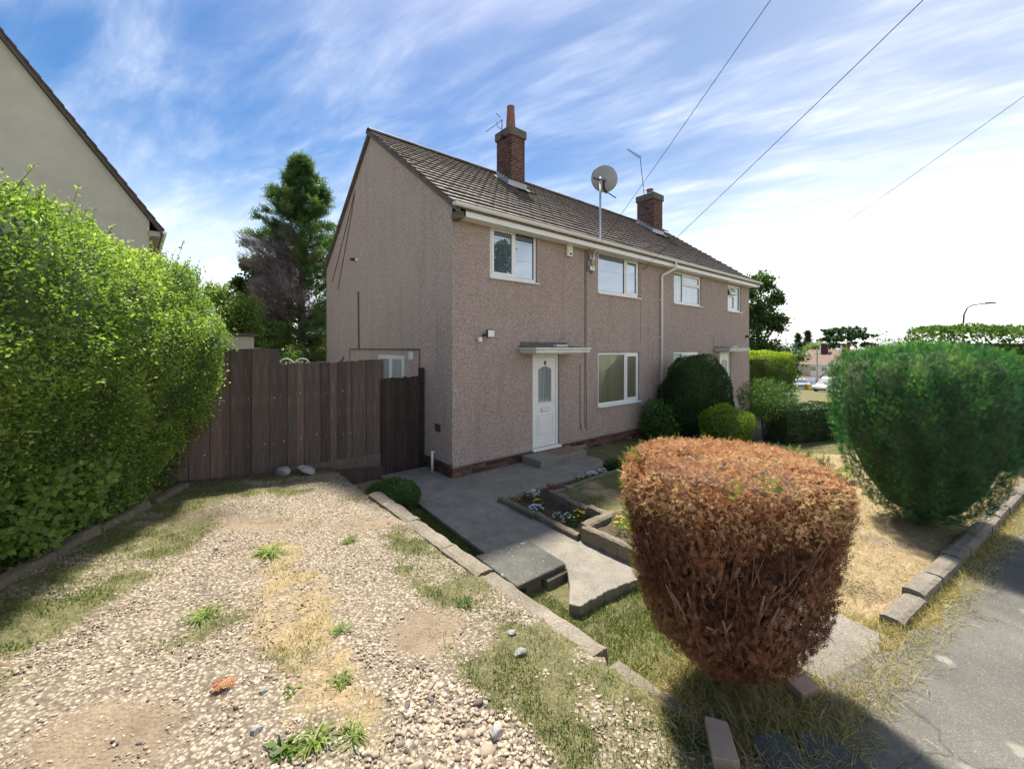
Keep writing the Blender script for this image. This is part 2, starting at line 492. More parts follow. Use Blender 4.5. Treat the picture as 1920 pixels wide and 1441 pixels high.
M['bark'] = simple('tree_bark', (.06, .045, .035), (.13, .10, .08), 9, .95, bump=.8, bscale=25)
M['twig'] = simple('dead_twig', (.19, .10, .058), (.34, .20, .125), 30, .8)
M['darktwig'] = simple('inner_twigs', (.05, .028, .017), (.10, .058, .036), 12, .95)
# foliage
M['privet'] = foliage('hedge_leaf', [(0, (.05, .10, .026)), (.35, (.125, .21, .048)), (.7, (.23, .32, .07)), (1, (.40, .47, .13))], .5)
M['privcore'] = simple('hedge_inner_twigs', (.035, .055, .018), (.07, .10, .032), 10, .95)
M['cypress'] = foliage('cypress_spray', [(0, (.020, .070, .032)), (.5, (.045, .138, .055)), (.85, (.09, .22, .06)), (1, (.17, .32, .07))], .42, .55)
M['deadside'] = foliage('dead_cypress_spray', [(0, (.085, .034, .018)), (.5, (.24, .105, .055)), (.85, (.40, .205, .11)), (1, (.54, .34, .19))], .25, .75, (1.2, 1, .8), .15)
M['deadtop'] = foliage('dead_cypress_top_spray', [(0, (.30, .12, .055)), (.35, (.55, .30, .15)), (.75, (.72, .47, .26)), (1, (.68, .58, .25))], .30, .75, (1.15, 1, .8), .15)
M['tuft'] = foliage('living_green_tuft', [(0, (.04, .08, .012)), (.6, (.12, .19, .03)), (1, (.33, .34, .07))], .4)
M['shrub'] = foliage('shrub_leaf', [(0, (.022, .058, .014)), (.5, (.055, .125, .024)), (1, (.13, .22, .045))], .38)
M['darkshrub'] = foliage('dark_shrub_leaf', [(0, (.010, .034, .012)), (.5, (.026, .070, .019)), (1, (.075, .15, .03))], .32)
M['lime'] = foliage('lime_leaf', [(0, (.08, .14, .012)), (.5, (.20, .29, .022)), (1, (.40, .46, .05))], .45)
M['tree'] = foliage('tree_leaf', [(0, (.018, .046, .012)), (.5, (.045, .092, .020)), (1, (.11, .17, .035))], .36)
M['treelight'] = foliage('pale_tree_leaf', [(0, (.05, .10, .02)), (.5, (.12, .19, .035)), (1, (.25, .31, .08))], .42)
M['conifer'] = foliage('conifer_needle', [(0, (.02, .055, .025)), (.5, (.055, .115, .045)), (.85, (.11, .185, .06)), (1, (.19, .23, .08))], .34)
M['deadconifer'] = foliage('dead_conifer_twig', [(0, (.13, .11, .11)), (.5, (.27, .235, .235)), (1, (.40, .36, .355))], .2, .8, (1, 1, 1), .1)
M['grass'] = foliage('grass_blade', [(0, (.035, .07, .012)), (.4, (.085, .145, .022)), (.62, (.19, .205, .06)), (.8, (.38, .29, .14)), (1, (.56, .46, .25))], .35, .6)
M['weed'] = foliage('weed_leaf', [(0, (.04, .09, .015)), (.6, (.12, .20, .03)), (1, (.27, .34, .08))], .38)
M['pebble'] = foliage('pebble_stone', [(0, (.12, .10, .092)), (.12, (.23, .175, .14)), (.5, (.40, .325, .235)), (.85, (.52, .44, .33)), (1, (.60, .54, .44))], 0, .8, None, .3)
M['petalw'] = foliage('white_petal', [(0, (.62, .62, .64)), (1, (.85, .85, .85))], .3, .6, (1, 1, 1))
M['petalo'] = foliage('orange_petal', [(0, (.55, .13, .02)), (1, (.75, .27, .03))], .3, .6, (1, 1, 1))
M['petaly'] = foliage('yellow_petal', [(0, (.62, .33, .03)), (1, (.72, .55, .06))], .3, .6, (1, 1, 1))
M['soil'] = simple('dark_bed_soil', (.045, .034, .024), (.10, .078, .055), 18, .98, bump=1, bscale=45)
# ground
t = NT('earth_and_turf')
p = t.pos()
A = t.attr('zone'); scn = t.n('ShaderNodeSeparateColor'); t.l(A.outputs['Color'], scn.inputs[0])
n1 = t.noise(7, 5, .65, vec=p)
earth = t.ramp(t.noise(3.2, 6, .68, vec=p), [(.25, (.17, .125, .085)), (.55, (.30, .235, .165)), (.8, (.42, .345, .25))])
earth = t.mix(t.ramp(t.noise(60, 3, .6, vec=p), [(.32, .55), (.55, 0)]), earth, (.12, .09, .065))
vc = t.voro(46, p, 'Color'); sv = t.n('ShaderNodeSeparateColor'); t.l(vc, sv.inputs[0])
grav = t.ramp(sv.outputs[0], [(0, (.16, .13, .11)), (.3, (.36, .30, .22)), (.8, (.50, .43, .33)), (1, (.62, .56, .47))])
grav = t.mix(t.ramp(t.voro(46, p), [(.32, 0), (.6, .8)]), grav, (.12, .095, .07))
c = t.mix(t.ramp(t.math('MULTIPLY', scn.outputs[2], t.math('ADD', n1, .5)), [(.3, 0), (.6, .85)]), earth, grav)
green = t.ramp(t.noise(11, 5, .7, vec=p), [(.3, (.065, .065, .028)), (.5, (.115, .122, .042)), (.75, (.22, .19, .095))])
straw = t.ramp(t.noise(13, 5, .7, vec=p), [(.3, (.22, .165, .09)), (.55, (.36, .275, .155)), (.75, (.48, .385, .235))])
gm = t.ramp(t.math('ADD', scn.outputs[0], t.math('MULTIPLY', t.math('SUBTRACT', t.noise(16, 6, .75, vec=p), .5), 1.7)), [(.36, 0), (.72, .8)])
sm = t.ramp(t.math('ADD', scn.outputs[1], t.math('MULTIPLY', t.math('SUBTRACT', t.noise(5, 5, .65, vec=p), .5), 1.1)), [(.36, 0), (.62, .92)])
c = t.mix(gm, c, green); c = t.mix(sm, c, straw)
A2 = t.attr('soil')
c = t.mix(A2.outputs['Fac'], c, t.ramp(t.noise(18, 5, .7, vec=p), [(.3, (.05, .038, .028)), (.7, (.12, .092, .066))]))
t.base(c)
hh = t.math('ADD', t.noise(38, 5, .7, vec=p), t.math('MULTIPLY', t.voro(46, p), -.5))
t.bump(hh, .8, .02); M['ground'] = t.fin(.95, 0, .15)

# ================================================================== GROUND
def blob(x, y, px, py, z, rx, ry, ang=0):
    cx, cy = atz(px, py, z)
    dx, dy = x - cx, y - cy
    ca, sa = math.cos(ang), math.sin(ang)
    u = (dx * ca + dy * sa) / rx; v = (-dx * sa + dy * ca) / ry
    return np.exp(-(u * u + v * v) * .9)
VANG = math.atan2(UX, -UY)            # direction of the drive (house depth axis)
def zones(x, y):
    """green, straw, gravel, soil weights of the ground at world x, y"""
    s, t = W2L(x, y)
    P = np.stack([x, y], 1)
    w = (fbm(P, 1.1, 31) - .5) * .7
    w2 = (fbm(P, 2.9, 77) - .5)
    g = np.zeros_like(x); st = np.zeros_like(x); so = np.zeros_like(x); gv = np.zeros_like(x)
    drive = (s < -1.82) & (t < 1.12) & (t > edge_t(s) - .5)
    kx = -4.0 - .26 * (y - 3.2)
    off = x - kx + w * .35                                # distance from the hedge kerb
    gd = 1.0 * (1 - ss(off, .75, 1.25)) * ss(off, -.5, .1)
    gd = np.maximum(gd, .9 * ss(t + w * .5, -.55, .15))            # turf in front of the fence
    gd = np.maximum(gd, (1 - ss(np.abs(s + 2.12 + .10 * np.clip(-t - 4, 0, 3) + w * .5), .12, .40)) * ss(-t + w2, 2.1, 2.7) * .95)  # along the kerb wall
    wide = (1 - ss(np.abs(s + 2.2 + w * .5), .25, .62)) * ss(-t, 3.7, 4.6)
    gd = np.maximum(gd, wide)
    gd = np.maximum(gd, .62 * blob(x, y, 690, 930, .33, .5, .35))
    mid = np.abs(s + 3.25 - .10 * (t + 2.5) + w * .9)
    stp = (1 - ss(mid, .08, .42)) * ss(-t + w, .2, 1.2) * (.35 + .65 * ss(fbm(P, 2.3, 131), .36, .60))
    gd = np.maximum(gd, stp * (.30 + .5 * ss(w2, -.1, .3)))
    std = stp * .62 + .35 * blob(x, y, 640, 1110, .45, .35, .7, VANG)
    gd = np.maximum(gd, .75 * blob(x, y, 400, 1180, .5, .16, .3, VANG))
    gd = gd * (.48 + .70 * ss(fbm(P, 3.6, 208), .38, .60))
    so_d = .85 * ss(t + w * .35, .55, 1.0) + .7 * blob(x, y, 400, 960, .5, .35, .35)
    gvd = 1.0 - .9 * blob(x, y, 800, 1190, .42, .35, .35) - .9 * blob(x, y, 200, 1410, .5, .45, .3) - .7 * blob(x, y, 700, 985, .36, .7, .35) - .75 * blob(x, y, 470, 985, .45, .6, .3)
    g = np.where(drive, gd, g); st = np.where(drive, std, st); so = np.where(drive, so_d, so); gv = np.where(drive, np.clip(gvd, 0, 1), gv)
    # strip by the path and the sunken grass
    lane = (s >= -1.82) & (s < .0) & (t < 0)
    g = np.where(lane, .95, g)
    st = np.where(lane, .75 * ss(-t + w * .8, 4.9, 5.5), st)
    lawn = (s >= 0) & (t < 0)
    lg = .78 - .62 * ss(-t + w * .9, 3.4, 4.6) * (1 - .5 * ss(s, 5, 7)) - w2 * .5
    lg = np.where(t > -1.6, .8, lg)
    ls = .20 + .62 * ss(-t + w * .9, 3.0, 4.4) + w2 * 1.3 + .35 * blob(x, y, 1130, 930, .13, .5, .4)
    ls = np.where((t > -1.6) | (s > 7), .1 + w2, ls)
    lg = np.where(s > 7, .95, lg)
    bed = ((s < .6) & (t > -3.15) & (t < -1.45)) | ((s < .7) & (t < -3.15) & (t > -4.4)) | ((t > -1.95) & (t < -1.45) & (s < 2.7)) | ((t > -.8) & (s > 5.6) & (t < 0) & (s < 11)) | ((t > -2.4) & (s > 6.2) & (t < 0) & (s < 11))
    g = np.where(lawn, np.clip(lg, 0, 1), g); st = np.where(lawn, np.clip(ls, 0, 1), st)
    so = np.where(lawn & bed, .95, so)
    g = np.where(lawn & bed, .0, g); st = np.where(lawn & bed, 0, st)
    back = t >= 1.12
    g = np.where(back, .9, g); st = np.where(back, .1, st)
    fr = edge_t(s) - t                                   # > 0 outside the gardens
    kk = (fr > -.25) & (s > -1.82)
    st = np.where(kk, .9, st)
    outer = (fr > .2)
    g = np.where(outer, .8, g); st = np.where(outer, .3, st); gv = np.where(outer & ~drive, 0, gv)
    g = np.where((s > 14), .9, g); st = np.where(s > 14, .05 + w2 * .4, st)
    return np.clip(g, 0, 1), np.clip(st, 0, 1), np.clip(gv, 0, 1), np.clip(so, 0, 1)
def axis(lo, hi, step, far, n):
    a = np.arange(lo, hi + 1e-6, step)
    g = np.geomspace(step * 2, far, n)
    return np.r_[lo - g[::-1], a, hi + g]
gx = axis(-6.0, 9.0, .05, 900, 34); gy = axis(.9, 11.5, .05, 900, 34)
GX, GY = np.meshgrid(gx, gy)
GZ = terrain(GX, GY)
near = (np.abs(GX) < 12) & (GY > 0) & (GY < 14)
fx, fy = GX.ravel(), GY.ravel()
gg, gs, gvv, gso = zones(fx, fy)
rel = (fbm(np.stack([fx, fy], 1), 9, 3) - .5) * .022
GZr = GZ.ravel() + np.where(near.ravel(), rel, 0)
ny_, nx_ = GX.shape
idx = np.arange(nx_ * ny_).reshape(ny_, nx_)
Fq = np.stack([idx[:-1, :-1].ravel(), idx[:-1, 1:].ravel(), idx[1:, 1:].ravel(), idx[1:, :-1].ravel()], 1)
ground = fast_mesh('ground', np.stack([fx, fy, GZr], 1), Fq, M['ground'], smooth=True)
ca = ground.data.attributes.new('zone', 'FLOAT_COLOR', 'POINT')
ca.data.foreach_set('color', np.stack([gg, gs, gvv, np.ones_like(gg)], 1).astype(np.float32).ravel())
sa = ground.data.attributes.new('soil', 'FLOAT', 'POINT')
sa.data.foreach_set('value', gso.astype(np.float32))
ground['kind'] = 'structure'

def strip(name, mat, s0, s1, n, off0, off1, m, lift, thick=0):
    """a sheet along the garden edge between two offsets outwards from it"""
    S = np.linspace(s0, s1, n); O = np.linspace(off0, off1, m)
    SS, OO = np.meshgrid(S, O)
    tt = edge_t(SS) - OO
    x, y = L2W(SS, tt)
    z = terrain(x, y) + lift
    i = np.arange(n * m).reshape(m, n)
    F = np.stack([i[:-1, :-1].ravel(), i[1:, :-1].ravel(), i[1:, 1:].ravel(), i[:-1, 1:].ravel()], 1)
    o = fast_mesh(name, np.stack([x.ravel(), y.ravel(), z.ravel()], 1), F, mat, smooth=True)
    o['kind'] = 'structure'
    return o
def pavement_sheet():
    n, m = 260, 30
    S = np.linspace(-9, 60, n)
    S = np.sort(np.r_[np.linspace(-9, 10, 200), np.linspace(10.5, 60, 60)])
    n = len(S)
    x0, y0 = L2W(S, edge_t(S))
    wob = (fbm(np.stack([x0, y0], 1), 2.6, 91) - .5) * .26 + .02 - .22 * np.exp(-((S + .9) / .55) ** 2)
    rows = []
    for k in range(m):
        u = k / (m - 1)
        off = (wob + .10) * (1 - u) + 1.95 * u
        x, y = L2W(S, edge_t(S) - off)
        rows.append(np.stack([x, y, terrain(x, y) + .022], 1))
    V = np.concatenate(rows)
    i = np.arange(n * m).reshape(m, n)
    F = np.stack([i[:-1, :-1].ravel(), i[1:, :-1].ravel(), i[1:, 1:].ravel(), i[:-1, 1:].ravel()], 1)
    o = fast_mesh('pavement', V, F, M['asphalt'], smooth=True); o['kind'] = 'structure'
pavement_sheet()
kb = MB()
for k in range(40):
    s0 = -9 + k * .95
    x0, y0 = L2W(s0, edge_t(s0) - 1.95); x1, y1 = L2W(s0 + .94, edge_t(s0 + .94) - 1.95)
    x2, y2 = L2W(s0 + .94, edge_t(s0 + .94) - 2.08); x3, y3 = L2W(s0, edge_t(s0) - 2.08)
    za, zb = T1(x0, y0) + .03, T1(x1, y1) + .03
    kb.add([(x0,y0,za-.2),(x1,y1,zb-.2),(x2,y2,zb-.2),(x3,y3,za-.2),(x0,y0,za),(x1,y1,zb),(x2,y2,zb),(x3,y3,za)],
           [(0,1,2,3),(4,7,6,5),(0,4,5,1),(1,5,6,2),(2,6,7,3),(3,7,4,0)])
ko = kb.build('road_kerb', M['kerb']); ko['kind'] = 'structure'
strip('road', M['road'], -9, 60, 70, 2.08, 8.0, 6, .004)['kind'] = 'structure'

# front path, in house coordinates, cast in one piece with a broken lower end
rg = random.Random(3)
pp = [(-.98, 1.02), (-1.0, .3), (-1.04, -.6), (-1.08, -1.3), (-1.12, -2.0), (-1.15, -2.72)]
pp += [(-.66, -2.75), (-.64, -3.1), (-.66, -3.5), (-.86, -3.72), (-1.10, -3.93), (-1.05, -4.02)]
q0, q1 = (-1.05, -4.02), (.02, -4.12)
wj = 0
for k in range(1, 34):
    u = k / 34
    wj = wj * .5 + rg.uniform(-.012, .012)
    pp.append((q0[0] + (q1[0] - q0[0]) * u, q0[1] + (q1[1] - q0[1]) * u + wj + .02 * math.sin(u * 5)))
pp += [(0.0, -4.1), (-.01, -3.1), (.01, -2.3), (0, -1.47)]
for k in range(1, 9): pp.append((k * .36, -1.47 + rg.uniform(-.03, .03)))
pp += [(3.05, -1.25), (3.2, -.9), (3.22, -.012), (-.005, -.012), (-.005, 1.02)]
path = MB().prism(pp[::1], -.16, .016)
po = path.build('path', M['path'], bevel=.006)
po.location = (CX, CY, 0); po.rotation_euler = (0, 0, HROT); po['kind'] = 'structure'
# upper end of the path by the pavement
pe = MB().prism([(-1.02, -6.0), (-.6, -6.08), (-.22, -6.02), (-.16, -5.75), (-.15, -5.45), (-.3, -5.15), (-1.05, -5.2)], .2, .468)
pq = pe.build('path', M['path'], bevel=.015)
pq.location = (CX, CY, 0); pq.rotation_euler = (0, 0, HROT); pq['kind'] = 'structure'

# ================================================================== THE HOUSE
H = thing('semi_detached_house', 'brown pebbledash semi-detached house pair with tiled roof and two brick chimneys', 'house', (CX, CY, 0), HROT)
LEN, DEP, EAV, RT, RZ = 13.70, 8.2, 5.0, 4.1, 8.12
SL = (RZ - 4.98) / (RT + .3)
def roofz(t): return 4.98 + SL * (t + .3)
def mkwall():
    """front, gable and other walls as solid slabs with window openings in the front"""
    ops = [(.87,2.16,3.86,4.93),(4.25,6.07,3.84,4.90),(7.93,9.70,3.84,4.85),(11.75,12.92,3.82,4.81),
           (4.25,6.07,.97,2.33),(7.9,9.6,.97,2.33),(2.02,2.85,.20,2.31),(11.1,12.0,.20,2.31)]
    xs = sorted({0, LEN, *[a for o in ops for a in o[:2]]}); zs = sorted({.245, 4.98, *[a for o in ops for a in o[2:]]})
    mb = MB()
    vid = {}
    def V(x, y, z):
        k = (round(x, 4), round(y, 4), round(z, 4))
        if k not in vid: vid[k] = len(mb.v); mb.v.append(k)
        return vid[k]
    def hole(i, j):
        cx_, cz_ = (xs[i] + xs[i+1]) / 2, (zs[j] + zs[j+1]) / 2
        return any(o[0] < cx_ < o[1] and o[2] < cz_ < o[3] for o in ops)
    D = .25
    nx, nz = len(xs) - 1, len(zs) - 1
    for i in range(nx):
        for j in range(nz):
            if hole(i, j): continue
            x0, x1, z0, z1 = xs[i], xs[i+1], zs[j], zs[j+1]
            mb.f.append((V(x0,0,z0), V(x1,0,z0), V(x1,0,z1), V(x0,0,z1)))
            for (di, dj, a, b) in ((-1,0,(x0,z0),(x0,z1)), (1,0,(x1,z1),(x1,z0)), (0,-1,(x1,z0),(x0,z0)), (0,1,(x0,z1),(x1,z1))):
                ii, jj = i + di, j + dj
                if 0 <= ii < nx and 0 <= jj < nz and hole(ii, jj):
                    mb.f.append((V(a[0],0,a[1]), V(a[0],D,a[1]), V(b[0],D,b[1]), V(b[0],0,b[1])))
    return mb
FW = mkwall()
wall = FW.build('wall', M['dash'], H)
# gable walls, back wall and lower edge of the render
G0 = MB()
gz = lambda t: roofz(t) - .06 if t < RT else RZ - .06 - SL * (t - RT)
poly = [(0, .245), (0, gz(0)), (RT, gz(RT)), (DEP, gz(DEP)), (DEP, .1), (1.2, .1), (1.2, .245)]
G0.add([(0, p[0], p[1]) for p in poly], [tuple(range(len(poly)))])
G0.add([(LEN, p[0], p[1]) for p in poly], [tuple(range(len(poly)))[::-1]])
G0.add([(0, DEP, -.3), (LEN, DEP, -.3), (LEN, DEP, gz(DEP)), (0, DEP, gz(DEP))], [(0, 3, 2, 1)])
G0.add([(0, 0, .245), (LEN, 0, .245), (LEN, .05, .245), (0, .05, .245)], [(0, 1, 2, 3)])
G0.add([(0, 0, .245), (0.05, 0, .245), (.05, 1.2, .245), (0, 1.2, .245)], [(0, 1, 2, 3)])
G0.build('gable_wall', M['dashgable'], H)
# the drip edge of the render over the brick plinth
MB().prism([(-.022, .235), (-.004, .235), (-.004, .33), (-.008, .33)], .0, 2.0, 'x').build('render_drip', M['dash'], H)
MB().prism([(-.022, .235), (-.004, .235), (-.004, .33), (-.008, .33)], 2.87, LEN, 'x').build('render_drip', M['dash'], H)
# plinth: mortar core and bricks
pl = MB(); pl.box(.03, LEN - .03, .03, .2, -.7, .244); pl.box(.03, .2, .2, 1.3, -.3, .244); pl.box(LEN - .2, LEN - .03, .2, DEP, -1, .244)
plinth = pl.build('plinth', M['dmortar'], H)
bm = MB().box(-.1075, .1075, 0, .1, 0, .065)
b0 = bm.build('brick', M['pbrick'], plinth, bevel=.004)
rb = random.Random(8); first = True
for r in range(5):
    z = .17 - r * .075
    sx = .1175 + (.1125 if r % 2 else 0)
    while sx < 7.2:
        if not (1.7 < sx < 3.75 and z < .03):
            loc = (sx, .012 + rb.uniform(-.004, .004), z); rt = (0, 0, rb.uniform(-.01, .01))
            if first: b0.location = loc; b0.rotation_euler = rt; first = False
            else: dup(b0, plinth, loc, rt)
        sx += .225
    ty = .1175 + (0 if r % 2 else .1125)
    while ty < 1.15:
        dup(b0, plinth, (.012 + rb.uniform(-.003, .003), ty, z), (0, 0, -math.pi / 2)); ty += .225
# ---- roof: slabs, tiles, ridge
sk = .6                                         # the far verge runs out a little towards the ridge
rsl = MB()
rsl.add([(-.07, -.30, 4.955), (14.0, -.30, 4.955), (14.0 + sk, RT, RZ - .025), (-.07, RT, RZ - .025)], [(0, 1, 2, 3)])
rsl.add([(-.07, RT, RZ - .025), (14.0 + sk, RT, RZ - .025), (14.0, DEP + .3, 4.955), (-.07, DEP + .3, 4.955)], [(0, 1, 2, 3)])
rsl.add([(-.07, -.30, 4.935), (14.0, -.30, 4.935), (14.0 + sk, RT, RZ - .045), (-.07, RT, RZ - .045)], [(3, 2, 1, 0)])
rsl.add([(-.07, RT, RZ - .045), (14.0 + sk, RT, RZ - .045), (14.0, DEP + .3, 4.935), (-.07, DEP + .3, 4.935)], [(3, 2, 1, 0)])
roof = rsl.build('roof', M['tile'], H)
ang = math.atan(SL)
slope_len = math.hypot(RT + .3, RZ - 4.98)
NC = 19; gauge = slope_len / NC; TW = .375
def tile_mesh():
    mb = MB(); L, W = gauge + .07, TW - .006
    xs = [0, .04, .09, .16, .20, .24, .31, .36, W]
    up = [.004, .001, .0, .0, .003, .0, .0, .001, .003]
    n = len(xs)
    for y, th in ((0, .060), (.015, .066), (L, .016)):
        for x, u in zip(xs, up): mb.v.append((x, y, th + u))
    for x in xs: mb.v.append((x, 0, .004))
    for r in (0, 1):
        for i in range(n - 1): mb.f.append((r*n+i, r*n+i+1, (r+1)*n+i+1, (r+1)*n+i))
    for i in range(n - 1): mb.f.append((3*n+i, 3*n+i+1, i+1, i))
    mb.v += [(0, L, .0), (W, L, .0)]
    a, b = len(mb.v) - 2, len(mb.v) - 1
    mb.f.append((3*n, 0, n, 2*n, a)); mb.f.append((4*n-1, b, 3*n-1, 2*n-1, n-1))
    return mb
tm = tile_mesh()
tl = []
rt_ = random.Random(21)
for c_ in range(NC):
    d = c_ * gauge - .03
    t0, z0 = -.30 + d * math.cos(ang), 4.962 + d * math.sin(ang)
    s_end = 14.0 + sk * (d / slope_len)
    off = -.09 - (TW / 2 if c_ % 2 else 0)
    x = off
    while x < s_end - .05:
        a0, a1 = max(x, -.09), min(x + TW, s_end)
        if a1 - a0 > .12: tl.append((a0, a1, t0, z0))
        x += TW
def inch(a, t_):
    return (3.78 < a[0] + .19 < 4.42 and 2.75 < t_ + .1 < 3.7) or (11.5 < a[0] + .19 < 12.4 and 2.75 < t_ + .1 < 3.7)
camL = W2L(0, 0)
tl = [a for a in tl if not inch(a, a[2])]
tl.sort(key=lambda a: (a[0] - camL[0]) ** 2 + (a[2] - camL[1]) ** 2 + (a[3] - CAMZ) ** 2)
tmesh = tm.mesh('tile', M['tile'])
rest = MB()
tv = np.array(tm.v)
for k, (a0, a1, t0, z0) in enumerate(tl):
    sc_ = (a1 - a0) / TW
    jit = rt_.uniform(-.004, .004); tilt = ang + rt_.uniform(-.012, .006)
    if k < 300:
        o = link(bpy.data.objects.new('tile', tmesh), roof)
        o.location = (a0, t0, z0 + jit); o.rotation_euler = (tilt, 0, 0); o.scale = (sc_, 1, 1)
    else:
        ca_, sa_ = math.cos(tilt), math.sin(tilt)
        rest.add([(a0 + v[0] * sc_, t0 + v[1] * ca_ - v[2] * sa_, z0 + jit + v[1] * sa_ + v[2] * ca_) for v in tm.v], tm.f)
ro = rest.build('tile_field', M['tile'], roof); ro['kind'] = 'stuff'
rm = MB()
for i in range(9):
    a = math.pi * i / 8
    for x in (0, .462): rm.v.append((x, .13 * math.cos(a), .115 * math.sin(a)))
for i in range(8): rm.f.append((2*i, 2*i+1, 2*i+3, 2*i+2))
rmesh = rm.mesh('ridge_tile', M['tile'], True)
k = 0; x = -.09
while x < 14.0 + sk - .2:
    o = link(bpy.data.objects.new('ridge_tile', rmesh), roof); o.location = (x, RT, RZ - .015 + rt_.uniform(-.004, .004)); x += .445
# verge mortar strips on the near gable and barge edges
for tA, zA, tB, zB in ((-.3, 4.93, RT, RZ - .05), (RT, RZ - .05, DEP + .3, 4.93)):
    MB().add([(-.085, tA, zA - .05), (-.01, tA, zA - .05), (-.01, tB, zB - .05), (-.085, tB, zB - .05),
              (-.085, tA, zA + .045), (-.01, tA, zA + .045), (-.01, tB, zB + .045), (-.085, tB, zB + .045)],
             [(0,3,2,1),(4,5,6,7),(0,1,5,4),(1,2,6,5),(2,3,7,6),(3,0,4,7)]).build('verge', M['oldcement'], H)
MB().add([(LEN + .01, -.3, 4.86), (LEN + .28, -.3, 4.86), (LEN + .28 + sk, RT, RZ - .12), (LEN + .01, RT, RZ - .12),
          (LEN + .01, -.3, 4.93), (LEN + .28, -.3, 4.93), (LEN + .28 + sk, RT, RZ - .05), (LEN + .01, RT, RZ - .05)],
         [(0,3,2,1),(4,5,6,7),(0,1,5,4),(1,2,6,5),(2,3,7,6),(3,0,4,7)]).build('verge', M['agedwhite'], H)
# soffit, fascia, gutter
bx('soffit', M['gutter'], H, .14, LEN + .1, -.262, -.006, 4.845, 4.868)
bx('fascia', M['gutter'], H, .12, LEN + .12, -.285, -.264, 4.835, 4.99)
bx('eaves_corner', M['oldcement'], H, -.03, .115, -.26, .0, 4.80, 4.95, bevel=.02)
gp = [(-.285 - .06 + .056 * math.cos(a), 5.03 + .062 * math.sin(a)) for a in np.linspace(math.pi, 2 * math.pi, 9)]
gi = [(-.285 - .06 + .050 * math.cos(a), 5.03 + .056 * math.sin(a)) for a in np.linspace(2 * math.pi, math.pi, 9)]
gut = MB().prism((gp + gi), -.17, 14.02, 'x').build('gutter', M['gutter'], H)
for sx in (-.165, 14.012):
    MB().prism(gp, sx - .006, sx + .006, 'x').build('stop_end', M['gutter'], gut)
for k in range(5):
    sx = 2.4 + k * 2.6
    gb = [(p[0] + (p[0] + .345) * .12, p[1] + (p[1] - 5.03) * .12) for p in gp] + [(p[0], p[1]) for p in gp[::-1]]
    MB().prism(gb, sx, sx + .07, 'x').build('gutter_joint', M['gutter'], gut)
# rear gutter end seen past the gable
MB().prism([(-p[0] + DEP, p[1] - .02) for p in gp][::-1], -.17, 3, 'x').build('gutter', M['gutter'], H)
# downpipe
MB().tube([(7.42, -.345, 4.98), (7.42, -.345, 4.84), (7.40, -.33, 4.78), (7.16, -.07, 4.60), (7.15, -.052, 4.52), (7.15, -.052, .0)], .036, 10).build('downpipe', M['gutter'], H, smooth=True)
for z in (3.85, 2.75, 1.2):
    bx('pipe_bracket', M['gutter'], H, 7.06, 7.24, -.03, -.002, z, z + .04)
